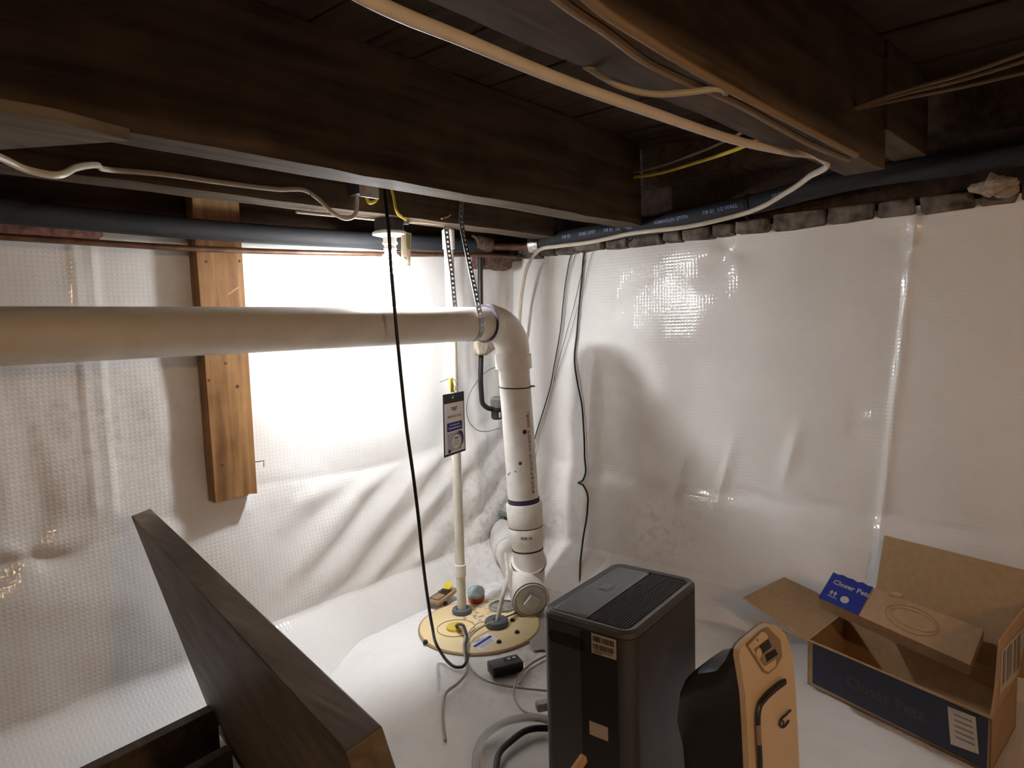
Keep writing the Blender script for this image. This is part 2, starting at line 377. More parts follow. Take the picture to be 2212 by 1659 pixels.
mb = MB(); vs = []; fs = []; nx, ny = 300, 210
for j in range(ny+1):
    for i in range(nx+1):
        x = -.8+3.1*i/nx; y = -.2+2.17*j/ny
        h = -.006+.005*nz(x*2.4, y*2.4, 21)+.0025*nz(x*9, y*9, 22) + .004*gauss((x+.5*y-1.55), .02)*nz(x*4, y*4, 2)
        lidd = math.hypot(x-1.60, y-1.565); h = h*sstep(.18, .34, lidd) - .003*(1-sstep(.18, .34, lidd))
        vs.append((x, y, FLOOR+min(h, .0)))
for j in range(ny):
    for i in range(nx): a = j*(nx+1)+i; fs.append((a, a+1, a+nx+2, a+nx+1))
mb.add(vs, fs)
mb.add([(-3, -3, FLOOR-.012), (2.4, -3, FLOOR-.012), (2.4, 2.0, FLOOR-.012), (-3, 2.0, FLOOR-.012)], [(0, 1, 2, 3)])
floor = struct(link('floor', mb, m_lin_f, origin=(0, 0, 0), angle=180))
# the rest of the crawl space, behind and beside the camera
for nm, c, s in (('wall_left', (-3.05, -.5, -.2), (.1, 5.2, 1.7)), ('wall_front', (-.3, -3.05, -.2), (5.6, .1, 1.7))):
    struct(link(nm, MB().box(c, s), m_lin_b, smooth=False))
struct(link('wall_right_rear', MB().box((2.33, -2.1, -.2), (.1, 1.8, 1.7)), m_lin_r, smooth=False)).name = 'wall_rear'
struct(link('trim_1', MB().box((-.35, 2.04, .30), (5.4, .12, .68)), m_rim, smooth=False))
struct(link('trim_2', MB().box((2.40, -.5, .35), (.10, 5.0, .58)), m_rim, smooth=False))
struct(link('trim_3', MB().box((-1.85, 2.02, -.5), (2.5, .1, 1.56)), m_lin_b, smooth=False))

# ceiling: subfloor boards and joists
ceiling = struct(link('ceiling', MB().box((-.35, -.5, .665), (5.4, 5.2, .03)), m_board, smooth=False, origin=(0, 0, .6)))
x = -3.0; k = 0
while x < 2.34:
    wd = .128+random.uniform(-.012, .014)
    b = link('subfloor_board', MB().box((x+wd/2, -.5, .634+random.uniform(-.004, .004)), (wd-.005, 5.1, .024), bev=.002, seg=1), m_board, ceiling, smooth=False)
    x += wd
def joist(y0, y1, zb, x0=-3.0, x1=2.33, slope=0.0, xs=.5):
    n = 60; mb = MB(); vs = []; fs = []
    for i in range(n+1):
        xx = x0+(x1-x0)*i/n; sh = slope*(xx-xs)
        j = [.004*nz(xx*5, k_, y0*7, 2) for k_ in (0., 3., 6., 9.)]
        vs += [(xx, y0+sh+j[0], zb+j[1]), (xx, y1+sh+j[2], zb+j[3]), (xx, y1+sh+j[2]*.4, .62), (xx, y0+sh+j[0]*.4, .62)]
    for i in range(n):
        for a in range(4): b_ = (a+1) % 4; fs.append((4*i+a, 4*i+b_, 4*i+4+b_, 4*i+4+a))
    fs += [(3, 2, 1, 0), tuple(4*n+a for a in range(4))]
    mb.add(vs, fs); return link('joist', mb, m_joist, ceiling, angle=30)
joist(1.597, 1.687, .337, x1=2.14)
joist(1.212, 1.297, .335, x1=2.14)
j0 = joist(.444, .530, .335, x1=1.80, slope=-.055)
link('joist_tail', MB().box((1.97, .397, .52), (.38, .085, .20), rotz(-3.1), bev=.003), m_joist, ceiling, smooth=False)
for yy in (-.06, -.46, -1.20, -1.96): joist(yy-.042, yy+.042, .335)  # unseen joists overhead, added to shade the timbers from the warm bulb
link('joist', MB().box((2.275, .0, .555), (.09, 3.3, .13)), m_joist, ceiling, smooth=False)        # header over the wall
Z_ = .314
link('brace_board', MB().prism([(-.8, 1.21, Z_), (.342, 1.150, Z_), (.455, 1.185, Z_), (.324, 1.381, Z_), (.28, 1.455, Z_), (-.8, 1.455, Z_)], (0, 0, .020), bev=.002), m_brace, ceiling, smooth=False,
     label='pale grey board fixed flat under the joists')
# sooty stones on top of the wall
yy = -.3; k = 0
while yy < 1.9:
    ln = random.uniform(.07, .19); hh = random.uniform(.016, .036)
    bm_ = MB().box((2.285+random.uniform(-.012, .012), yy+ln/2, .290+hh/2), (.075, ln-random.uniform(.004, .022), hh+.02), bev=.007, seg=2)
    bm_.v = [p+V((.006, .006, .006))*1.6*nz(p.x*34, p.y*34, p.z*34+k, 2) for p in bm_.v]
    link('stone', bm_, m_stone, wall_right, angle=60); yy += ln; k += 1

# ------------------------------------------------------------------ lampholder with the bare bulb
LX, LY = 1.376, 1.664
LZ = .019
lamp = thing('lampholder', (LX, LY, .318+LZ), 'glowing bare bulb in a white lampholder under a joist', 'lamp')
mb = MB(); oct_ = [(LX+.047*math.cos(PI/8+k*PI/4), LY+.047*math.sin(PI/8+k*PI/4), .281+LZ) for k in range(8)]
mb.prism(oct_, (0, 0, .037), bev=.002); link('junction_box', mb, m_box, lamp, smooth=False)
link('cable_clamp', MB().box((LX+.026, LY-.047, .307+LZ), (.022, .012, .014), bev=.002), m_steel, lamp)
link('holder_base', MB().lathe([(.010, 0), (.048, 0), (.054, -.005), (.053, -.011), (.030, -.017), (.022, -.020)], (LX, LY, .282+LZ), seg=40), m_white, lamp)
link('socket', MB().lathe([(.021, 0), (.021, -.014), (.024, -.016), (.024, -.021), (.020, -.023), (.019, -.034), (.021, -.036), (.020, -.040), (.016, -.042)], (LX, LY, .264+LZ), seg=32), m_white, lamp)
bz = .203; R = .034
prof = [(.0145, .050), (.0155, .040)]+[(R*math.sin(t), R*math.cos(t)) for t in [PI*.19+i*(PI*.81)/18 for i in range(19)]]
bulb = link('bulb', MB().lathe(prof, (LX, LY, bz), seg=36), m_bulb, lamp, label='lit white globe')
# paper tag hanging from it
tg = thing('paper_tag', tuple(ay(866, 500, 1.625)), 'small printed paper tag hanging beside the glowing bulb', 'tag')
A, B_, C_, D_ = (ay(866, 499, 1.627), ay(889, 504, 1.610), ay(886, 578, 1.612), ay(868, 570, 1.628))
def quad_fn(A, B_, C_, D_, off): # u,v in 0..1, v downwards
    n = (B_-A).cross(D_-A).normalized()
    if n.dot(A) > 0: n = -n
    return lambda u, v: A*(1-u)*(1-v)+B_*u*(1-v)+C_*u*v+D_*(1-u)*v+n*off
fq = quad_fn(A, B_, C_, D_, 0); n_ = (B_-A).cross(D_-A).normalized()
link('card', MB().prism([A, B_, C_, D_], n_*(.0008 if n_.dot(A) > 0 else -.0008)), m_tagc, tg, smooth=False)
fq = quad_fn(A, B_, C_, D_, .0006); mb = MB()
def rect(mb, fq, u0, v0, u1, v1, mi=0): mb.add([fq(u0, v0), fq(u1, v0), fq(u1, v1), fq(u0, v1)], [(0, 1, 2, 3)], mi)
rect(mb, fq, .50, .04, .92, .48, 0)
for i in range(5): rect(mb, fq, .10, .06+i*.06, .40, .085+i*.06, 1)
for i in range(4): rect(mb, fq, .20, .50+i*.055, .75-.08*(i % 2), .52+i*.055, 1)
rect(mb, fq, .66, .12, .84, .22, 2); rect(mb, fq, .66, .26, .84, .30, 2); rect(mb, fq, .30, .74, .75, .80, 1); rect(mb, fq, .62, .92, .9, .95, 1)
link('print', mb, [m_tagd, m_ink_g, m_tagc], tg, smooth=False)
link('string', MB().tube(cr([ay(866, 499, 1.627)+V((.004, 0, -.002)), V((LX+.03, LY-.04, .272+LZ)), V((LX+.045, LY-.005, .278+LZ))], 5), .0008, 6), m_cableg, tg)

# outlet on the joist
O0 = ay(797, 390, 1.548); OY = .122; OZ_ = .028
out = thing('outlet_box', (O0.x, 1.472+OY, .34), 'metal outlet box with ivory cover plate on the second joist', 'outlet')
link('box', MB().box((O0.x-.010, 1.452+OY, .397+OZ_), (.056, .042, .10), bev=.003), m_box, out)
plate = link('cover_plate', MB().box((O0.x, 1.427+OY, .397+OZ_), (.066, .006, .115), bev=.0025), m_ivory, out)
rec = link('receptacle', MB().box((O0.x, 1.423+OY, .397+OZ_), (.034, .006, .068), bev=.002), m_ivory, out)
mb = MB()
for zz in (.381, .413):
    for dx in (-.0065, .0065): mb.box((O0.x+dx, 1.4196+OY, zz+OZ_), (.0024, .002, .008))
    mb.lathe([(.0026, 0), (.0026, .002)], (O0.x, 1.4205+OY, zz+.010+OZ_), (0, -1, 0), 10)
link('slots', mb, m_dark, rec, smooth=False)
link('screw', MB().lathe([(.003, 0), (.0026, .0015), (0, .0016)], (O0.x, 1.424+OY, .349+OZ_), (0, -1, 0), 10), m_steel, plate)
link('test_button', MB().box((O0.x, 1.4195+OY, .397+OZ_), (.016, .002, .005)), m_ink_g, rec, smooth=False)

# yellow cable from outlet to lampholder
y1 = [ay(790, 424, 1.574), ay(797, 437, 1.572), ay(808, 436, 1.572), ay(816, 425, 1.574)]
tag(link('yellow_cable', MB().tube(cr(y1, 8), .005, 8), m_yelc), 'short yellow cable loop under the outlet box', 'cable')
y2 = [ay(834, 372, 1.590), ay(842, 395, 1.588), ay(850, 425, 1.588), ay(856, 455, 1.590), V((LX+.027, LY-.052, .313+LZ))]
tag(link('yellow_cable', MB().tube(cr(y2, 8), .0052, 8, flat=.6), m_yelc), 'yellow cable curving down the joist into the lampholder box', 'cable')

# ------------------------------------------------------------------ the big PVC drain stack
PY = 1.58; RT = .0572
rt, rb = V((1.852, PY, -.118)), V((1.884, PY-.004, -.66))
stack = thing('pvc_drain_stack', (1.884, PY, FLOOR), 'big white PVC pipe running under the joists then down in the corner', 'pipe')
link('horizontal_pipe', MB().tube([(-2.8, PY, .028), (-1, PY, .014), (.35, PY, .008), (1.3, PY, .006), (1.745, PY, .006)], RT, 40, up=(0, 0, 1)), m_pvc, stack)
el = V((1.852, PY, .006)); Rb = .112
arc = [V((el.x-Rb+Rb*math.sin(t), PY, el.z-Rb+Rb*math.cos(t))) for t in [i*PI/2/14 for i in range(15)]]
elbow = link('elbow', MB().tube([V((1.726, PY, .006))]+arc+[rt+V((0, 0, .004))], .0615, 40, up=(0, 1, 0)), m_pvc, stack)
link('hub', MB().tube([(1.706, PY, .006), (1.708, PY, .006), (1.742, PY, .006), (1.746, PY, .006)], [.0640, .0665, .0665, .0640], 40), m_pvc_w, elbow)
link('hub', MB().tube([rt+V((0, 0, .012)), rt+V((0, 0, .010)), rt+V((.003, 0, -.040)), rt+V((.003, 0, -.042))], [.0640, .0668, .0668, .0640], 40), m_pvc_w, elbow)
link('primer_ring', MB().lathe([(.0575, 0), (.0665, 0), (.0665, -.0025), (.0575, -.0025)], (1.7065, PY, .006), (1, 0, 0), 40, ring=True), m_purple, elbow, label='purple primer smeared round the joint')
riser = link('riser', MB().tube([rt, rt.lerp(rb, .5), rb+V((0, 0, -.01))], RT, 40), m_pvc_w, stack)
dn = (rb-rt).normalized()
def cyl_fn(p0, d, ref, r):      # u downwards along the pipe, v round it
    side = d.cross(ref).normalized()
    return lambda u, v: p0 + d*u + (ref*math.cos(v/r)+side*math.sin(v/r))*r
view = (-(rt+rb)/2); view = (view-view.dot(dn)*dn).normalized()
sidev = dn.cross(view)
p0 = rt.lerp(rb, .0); s_ = -1 if sidev.dot(r_) > 0 else 1
ang = math.asin(.66)
tref = (view*math.cos(ang) - sidev*math.sin(ang)*s_).normalized()
fn = cyl_fn(p0, dn, tref, RT+.0007)
mb = MB(); su = (ay(1130, 890, PY-.05).z-rt.z)/dn.z
text(mb, 'o JM EAGLE    4" SCH40 DWV  PVC1120 220 PSI @ 73F ASTM', .0175, lambda u, v: fn(su+u*.66, -v*s_*-1), bold=.0003)
link('printed_text', mb, m_ink, riser, smooth=False)
def blob(px_, py_, r, name='primer_drip'):
    v_ = (ray(px_, py_)); 
    t = rt + dn*((ay(px_, py_, PY-.05).z-rt.z)/dn.z); off = (ay(px_, py_, t.y)-t).dot(-sidev*s_)
    a = math.asin(max(-.95, min(.95, off/RT))); nn = (view*math.cos(a)-sidev*math.sin(a)*s_).normalized()
    link(name, MB().lathe([(0, .0016), (r*.6, .0013), (r, .0002), (r, -.002)], t+nn*RT, nn, 14), m_purple, riser)
for a in ((1133, 932, .0085), (1124, 1002, .0065), (1114, 1023, .003), (1099, 1036, .0045), (1102, 1031, .003)): blob(*a)
zt = rt+dn*.108
link('zip_tie', MB().tube([zt+(view*math.cos(a)+sidev*math.sin(a))*(RT+.0015)+V((0, 0, .004*math.sin(a)))*1 for a in [i*2*PI/40 for i in range(41)]], .0022, 6, caps=False)
     .tube([zt+(view*math.cos(1.25)-sidev*s_*math.sin(1.25))*(RT+.001), zt+(view*math.cos(1.2)-sidev*s_*math.sin(1.2))*(RT+.018)], .003, 6), m_black, riser)
# couplings down to the drain fitting
def st(z): return rb + V((.010*(rb.z-z)/.3, -.012*(rb.z-z)/.3, z-rb.z))
link('purple_band', MB().tube([st(-.642), st(-.668)], [.0592, .0592], 40), m_purple, stack, label='band of purple primer above the coupling')
cp = link('coupling', MB().tube([st(-.660), st(-.664), st(-.745), st(-.748)], [.0645, .0675, .0672, .0655], 40), m_pvc_w, stack)
cp2 = link('coupling', MB().tube([st(-.751), st(-.754), st(-.802), st(-.812), st(-.835)], [.0650, .0665, .0665, .0610, .0575], 40), m_pvc_w, stack)
link('dark_seam', MB().tube([st(-.7475), st(-.7515)], [.0655, .0655], 40), m_ink, stack)
mb = MB(); c0 = st(-.78); vv = (-c0); vv = V((vv.x, vv.y, 0)).normalized(); sd = V((0, 0, 1)).cross(vv)
text(mb, 'SDR 35', .014, lambda u, v: c0+(vv*math.cos(u/.067)+sd*math.sin(u/.067))*.0672+V((0, 0, v)), 'CENTER', .0004)
link('printed_text', mb, m_ink, cp2, smooth=False)
CAP = ad(1147, 1297, 2.385); HOLE = V((2.146, 1.935, -.905))
dd = (HOLE-CAP).normalized()
link('dark_ring', MB().tube([st(-.836), st(-.841)], [.0590, .0590], 40), m_ink, stack)
mb = MB(); mb.tube([st(-.84), st(-.88), st(-.93), st(-.965)], [.058, .0575, .057, .055], 36); link('lower_riser', mb, m_pvc_w, stack)
mb = MB(); nb = V((vv.x*.5, vv.y*.5, .87)).normalized(); cb = st(-.885)
mb.lathe([(.0575, -.010), (.0655, -.006), (.0665, .004), (.0575, .006)], cb, nb, 40, ring=True); link('bell_ring', mb, m_pvc_w, stack)
mb = MB(); mb.lathe([(.0580, .0), (.0672, .0), (.0672, -.003), (.0580, -.003)], cb-nb*.0065, nb, 40, ring=True); link('dark_ring', mb, m_ink, stack)
link('drain_lateral', MB().tube([CAP+dd*.02, CAP+dd*.25, HOLE], RT, 40), m_pvc_w, stack)
link('drain_hub', MB().tube([CAP-dd*.004, CAP, CAP+dd*.055, CAP+dd*.062], [.0630, .0655, .0655, .0600], 40), m_pvc_w, stack)
link('drain_hub', MB().tube([HOLE-dd*.20, HOLE-dd*.195, HOLE-dd*.10, HOLE-dd*.09], [.060, .0655, .0655, .060], 40), m_pvc_w, stack)
m_capm = mat('dusty_cap', (.55, .49, .40), .6, var=.25, vscale=50)
capo = link('cleanout_cap', MB().lathe([(.0625, -.002), (.0625, .008), (.056, .010), (.054, .004), (0, .003)], CAP, -dd, 40), m_capm, stack, label='dusty beige cleanout plug')
link('dark_ring', MB().lathe([(.0600, -.003), (.0668, -.003), (.0668, .001), (.0600, .001)], CAP, -dd, 40, ring=True), m_ink, stack)
up_ = (V((0, 0, 1))-V((0, 0, 1)).dot(dd)*dd).normalized(); rt_ = (-dd).cross(up_)
q = Matrix.Rotation(math.radians(38), 3, dd) @ axes(rt_, up_, -dd)
link('square_boss', MB().box(CAP-dd*.012, (.044, .044, .020), q, bev=.003), m_pvc_w, capo)
link('wall_collar', MB().lathe([(.060, -.03), (.085, -.03), (.085, .012), (.076, .016), (.064, .010), (.060, -.02)], HOLE+V((-.012, -.005, .008)), V((-.45, -.85, .12)), 36, ring=True), m_green, stack, label='pale green sleeve round the drain at the wall')

# perforated hanger strap round the big pipe
def ribbon(mb, pts, ws, w_, t=.0012, mi=0):
    pts = [V(p) for p in pts]; vs = []; fs = []; n = len(pts)
    for i, p in enumerate(pts):
        t_ = (pts[min(i+1, n-1)]-pts[max(i-1, 0)]).normalized(); ww = V(ws); ww = (ww-ww.dot(t_)*t_).normalized(); nn = t_.cross(ww)
        vs += [p+ww*w_/2+nn*t, p-ww*w_/2+nn*t, p-ww*w_/2-nn*t, p+ww*w_/2-nn*t]
    for i in range(n-1):
        for a in range(4): b_ = (a+1) % 4; fs.append((4*i+a, 4*i+b_, 4*i+4+b_, 4*i+4+a))
    fs += [(3, 2, 1, 0), tuple(4*(n-1)+a for a in range(4))]
    mb.add(vs, fs, mi); return pts
def perforated(mb, pts, ws, w_, pitch=.0155):
    """strap with real holes: two rails and the webs between the holes"""
    P = [V(p) for p in pts]; L_ = [0]
    for a, b_ in zip(P, P[1:]): L_.append(L_[-1]+(b_-a).length)
    def at(s):
        for i in range(len(P)-1):
            if s <= L_[i+1]: return P[i].lerp(P[i+1], (s-L_[i])/max(1e-9, L_[i+1]-L_[i]))
        return P[-1]
    rw = w_*.30; s = 0
    W_ = V(ws)
    def off(p, i): return p
    n = int(L_[-1]/.006); S = [at(L_[-1]*i/n) for i in range(n+1)]
    for sg in (-1, 1):
        q_ = []
        for i, p in enumerate(S):
            t_ = (S[min(i+1, n)]-S[max(i-1, 0)]).normalized(); ww = (W_-W_.dot(t_)*t_).normalized(); q_.append(p+ww*sg*(w_-rw)/2)
        ribbon(mb, q_, ws, rw, .0008)
    while s < L_[-1]-.008:
        ribbon(mb, [at(s), at(s+pitch*.62)], ws, w_*.5, .0008); s += pitch
strap = thing('hanger_strap', (1.63, PY, .06), 'perforated metal strap slung from joist around the big PVC pipe', 'strap')
T0 = ay(998, 412, 1.592); T1 = ay(995, 470, 1.592); T2 = ay(1000, 505, 1.582)
ptsn = [T0, T1, T2, ay(1015, 575, 1.553), ay(1033, 660, 1.520)]
perforated(mb := MB(), ptsn, (1, 0, 0), .021); link('front_leg', mb, m_steel, strap, smooth=False)
cx_ = 1.632; loop = [V((cx_+.006*math.sin(t), PY-math.cos(t)*(RT+.002), .006-math.sin(t)*(RT+.002))) for t in [-.35+i*(PI+.7)/22 for i in range(23)]]
loop = [ay(1033, 660, 1.520)]+loop
perforated(mb := MB(), loop, (1, 0, 0), .021); link('pipe_loop', mb, m_steel, strap, smooth=False)
far = [loop[-1], ay(982, 655, PY+.063), ay(976, 590, 1.652), ay(969, 540, 1.655), ay(965, 500, 1.656), ay(964, 474, 1.656)]
perforated(mb := MB(), far, (1, 0, 0), .021); link('rear_leg', mb, m_steel, strap, smooth=False)
for p in (T0+V((0, 0, -.012)), T1+V((0, 0, .004))): link('screw', MB().lathe([(.005, -.002), (.005, .002), (.003, .004), (0, .0045)], p, (0, -1, 0), 10), m_steel, strap)

# ------------------------------------------------------------------ thin discharge pipe and sump lid
LC = az(1036, 1348, FLOOR+.006); LC.z = FLOOR; LR = .210
lid = thing('sump_lid', tuple(LC), 'round cream sump pit lid set in the floor below the corner pipes', 'lid')
LT = FLOOR+.006
link('cover', MB().lathe([(LR, -.006), (LR, .003), (LR-.004, .006), (0, .006)], LC, seg=72), m_lid, lid)
link('rim_groove', MB().lathe([(LR+.003, -.002), (LR+.003, .0035), (LR-.002, .0068), (LR-.004, .0062)], LC, seg=72, ring=True), m_lidd, lid)
YP = az(985, 1357, LT)
link('score_ring', MB().lathe([(.066, .0005), (.066, .0022), (.0635, .0022), (.0635, .0005)], YP, seg=48, ring=True), m_lidd, lid)
link('yellow_plug', MB().lathe([(.033, 0), (.033, .006), (.030, .009), (0, .009)], YP, seg=36), m_yplug, lid, label='yellow rubber plug with a cord through it')
SP = az(998, 1323, LT); S2P = az(1073, 1351, LT); PT = az(1086, 1311, LT)
def grommet(p, r, h, rin): return MB().lathe([(rin, 0), (r*.9, 0), (r, h*.35), (r*.95, h*.8), (r*.75, h), (rin, h*.8)], p, seg=36, ring=True)
link('grommet', grommet(SP, .036, .020, .020), m_grom, lid); link('grommet', grommet(S2P, .042, .026, .012), m_grom, lid)
prt = link('sight_port', MB().lathe([(.052, 0), (.052, .006), (.046, .007), (.045, .002), (0, .0015)], PT, seg=36), m_port, lid, label='dusty round sight port')
mb = MB()
for p_ in ((919, 1388), (962, 1304), (1078, 1388), (1117, 1367), (1107, 1341)): link('bolt', MB().lathe([(.0085, -.004), (.0085, .004), (.006, .008), (0, .009)], az(p_[0], p_[1], LT), seg=14), m_bolt, lid)
a0, a1, a2, a3 = az(1012, 1393, LT+.0006), az(1052, 1368, LT+.0006), az(1078, 1381, LT+.0006), az(1040, 1406, LT+.0006)
link('sticker', MB().prism([a0, a1, a2, a3], (0, 0, .0004)), m_card, lid, smooth=False, label='white sticker with a dark blue bar')
fq = quad_fn(a0, a1, a2, a3, 0); fz = lambda u, v: fq(u, v)+V((0, 0, .0010)); mb = MB()
rect(mb, fz, .02, .30, .95, .52, 0)
for i in range(3): rect(mb, fz, .1, .62+i*.11, .8, .66+i*.11, 1)
rect(mb, fz, .2, .06, .55, .12, 1); rect(mb, fz, .3, .16, .7, .22, 1)
link('sticker_print', mb, [m_ink_b, m_ink_g], lid, smooth=False)
# dried mud on the back of the lid
mb = MB()
for i in range(60):
    a_ = random.uniform(0, 2*PI); r0 = random.uniform(0, .11); p = az(1060, 1318, LT)+V((r0*math.cos(a_)*1.1, r0*math.sin(a_)*.8, 0)); r0 = random.uniform(.002, .008)
    if (p-LC).length < LR-.01: mb.lathe([(0, .0012), (r0*.7, .001), (r0, 0)], p, seg=7)
mdo = link('mud_crumbs', mb, m_dirt, lid); mdo['kind'] = 'stuff'

dis = thing('discharge_pipe', (SP.x, SP.y, LT), 'thin white pipe standing on the sump lid rising to the joists', 'pipe')
top = V((SP.x+.004, SP.y, .335)); SPr = .0168
link('pipe', MB().tube([SP+V((0, 0, -.005)), SP.lerp(top, .5), top], SPr, 24), m_pvc_y, dis)
cz = ay(997, 1230, SP.y).z
link('coupling', MB().lathe([(.0185, -.022), (.0208, -.020), (.0208, .020), (.0185, .022)], V((SP.x+.0006, SP.y, cz)), seg=28), m_pvc_w, dis)
link('coupling', MB().lathe([(.018, -.035), (.0215, -.033), (.0215, .030), (.018, .032)], V((SP.x+.004, SP.y, .300)), seg=28), m_pvc_w, dis)
vt = [S2P+V((0, 0, .004)), ad(1085, 1290, (S2P-V((0, 0, 0))).dot(f_)*1.0), ad(1096, 1232, CAP.dot(f_)+.085), ad(1092, 1195, CAP.dot(f_)+.12)]
tag(link('clear_tube', MB().tube(cr(vt, 8), .0078, 12), m_pvc_y), 'slim cloudy tube rising from the sump lid grommet to the drain fitting', 'tube')

# service log pouch and yellow clip on the thin pipe
yf = SP.y-.03
A, B_, C_, D_ = ay(957, 853, yf), ay(1002, 845, yf-.004), ay(1006, 973, yf-.004), ay(960, 989, yf)
pch = thing('document_pouch', tuple((C_+D_)/2), 'clear pouch with a service log card hung on the thin pipe', 'pouch')
n_ = (B_-A).cross(D_-A).normalized(); n_ = -n_ if n_.dot(A) < 0 else n_
link('backing', MB().prism([A, B_, C_, D_], n_*.0025), m_blackp, pch, smooth=False, label='black pouch back and header')
fq = quad_fn(A, B_, C_, D_, .0006)
card = link('log_card', MB().prism([fq(.045, .155), fq(.955, .155), fq(.955, .965), fq(.045, .965)], n_*.0006), m_card, pch, smooth=False, label='white printed service log card')
f2 = quad_fn(A, B_, C_, D_, .0012); f3 = quad_fn(A, B_, C_, D_, .0017); mb = MB()
WQ = (B_-A).length; HQ = (D_-A).length
def tq(mb, s, size, u0, v0, mi, f=f2, al='CENTER', b=.0003): text(mb, s, size, lambda u, v: f(u0+u/WQ, v0-v/HQ), al, b, mi)
tq(mb, 'SERVICE LOG', .0105, .50, .375, 0)
rect(mb, f2, .14, .47, .86, .61, 1)
rect(mb, f2, .16, .64, .80, .93, 4)
ell = lambda f, cu, cv, ru, rv, mi, n=28: mb.add([f(cu+ru*math.cos(2*PI*k/n), cv+rv*math.sin(2*PI*k/n)) for k in range(n)], [tuple(range(n))], mi)
ell(f2, .74, .76, .17, .13, 1); ell(f3, .60, .795, .24, .135, 2)
f4 = quad_fn(A, B_, C_, D_, .0021); f5 = quad_fn(A, B_, C_, D_, .0024)
ell(f4, .56, .80, .215, .120, 3)
for i in range(3): rect(mb, f5, .42, .78+i*.032, .70, .788+i*.032, 2)
rect(mb, f5, .47, .725, .66, .742, 0); rect(mb, f5, .50, .75, .62, .757, 0)
rect(mb, f3, .17, .90, .29, .955, 0)
for i in range(3): rect(mb, f2, .34+.03*i, .225+i*.022, .66-.03*i, .238+i*.022, 0)
tq(mb, 'CALL TO BOOK A VISIT', .0042, .5, .515, 3, f3); tq(mb, 'basementsystems.com', .0062, .5, .56, 3, f3)
link('print', mb, [m_ink, m_ink_b, m_ink_g, m_card, mat('pale_print', (.50, .52, .66), .5)], card, smooth=False)
link('hang_hole', MB().lathe([(.0035, 0), (.0035, .0006)], f3(.44, .07), -n_, 12), m_ink_w, pch)
link('hang_wire', MB().tube(cr([f2(.44, .07), ay(985, 825, yf-.004), ay(978, 818, yf-.006), ay(962, 821, yf), ay(950, 826, yf)], 6), .0009, 6)
     .tube(cr([ay(978, 828, yf), ay(985, 840, yf), ay(990, 848, yf)], 4), .0008, 6), m_wire, pch)
A = ay(970, 817, yf-.004); B_ = ay(976, 815, yf-.004); C_ = ay(979, 847, yf-.004); D_ = ay(971, 848, yf-.004)
tag(link('yellow_clip', MB().prism([A, B_, C_, D_], (0, -.006, 0), bev=.0015), m_yel), 'yellow plastic clip above the hanging service log pouch', 'clip')

# ------------------------------------------------------------------ things round the sump
def at_floor(x, y, h=0.0): return az(x, y, FLOOR+h)
# mousetrap
tp = at_floor(957, 1292, .018); trp = thing('mousetrap', tuple(tp), 'wooden mousetrap with a yellow bait pedal behind the thin pipe', 'trap')
e1, e2 = at_floor(934, 1303), at_floor(980, 1276); tx = (e2-e1).normalized(); ty = V((0, 0, 1)).cross(tx); Rm = axes(tx, ty, (0, 0, 1))
tilt = Rm @ Matrix.Rotation(.10, 3, 'Y').inverted()
link('base', MB().box(tp+V((0, 0, .010)), (.125, .055, .012), tilt, bev=.002), m_trap, trp)
c = tp+V((0, 0, .020))
link('kill_bar', MB().tube([c+tilt@V(p) for p in ((0, -.02, 0), (-.055, -.02, .003), (-.055, .02, .003), (0, .02, 0))], .0016, 6), m_wire, trp)
link('spring', MB().tube([c+tilt@V((.004*math.cos(t), -.022+.044*t/(14*PI), .004*math.sin(t)+.002)) for t in [i*PI/6 for i in range(85)]], .0012, 5), m_copper, trp)
link('bait_pedal', MB().box(c+tilt@V((.035, 0, .014)), (.030, .030, .004), tilt@Matrix.Rotation(-.7, 3, 'Y'), bev=.0015).box(c+tilt@V((.030, .0, .004)), (.016, .024, .008), tilt, bev=.002), m_yel, trp)
link('catch', MB().box(c+tilt@V((.018, 0, .003)), (.022, .034, .006), tilt, bev=.001), m_blackp, trp)
# red tin
tp = az(1026, 1306, FLOOR+.006); tin = thing('round_tin', tuple(tp), 'small red round tin with a pale teal top beside the thin pipe', 'tin')
tp = tp+V((.03, .02, 0)); tin.location = tp; tin['_loc'] = tuple(tp)
tl = V((-.30, -.22, .93)).normalized()
link('body', MB().lathe([(.028, 0), (.031, .003), (.033, .030), (.030, .032)], tp+V((0, 0, .008)), tl, 32), m_red, tin, label='red side')
link('lid', MB().lathe([(.0335, .030), (.0335, .035), (.0305, .037), (.030, .0355), (0, .0365)], tp+V((0, 0, .008)), tl, 32), m_teal, tin, label='pale teal speckled top with a yellow rim')
# grey tape
tag(link('grey_tape', MB().prism([at_floor(1121, 1327, .002), at_floor(1182, 1325, .002), at_floor(1196, 1404, .002), at_floor(1184, 1408, .002), at_floor(1172, 1403, .002), at_floor(1150, 1407, .002), at_floor(1138, 1368, .002)], (0, 0, .0012)), mat('grey_tape', (.42, .40, .37), .5), smooth=False), 'grey tape strip stuck on the floor below the beige cleanout plug', 'tape')
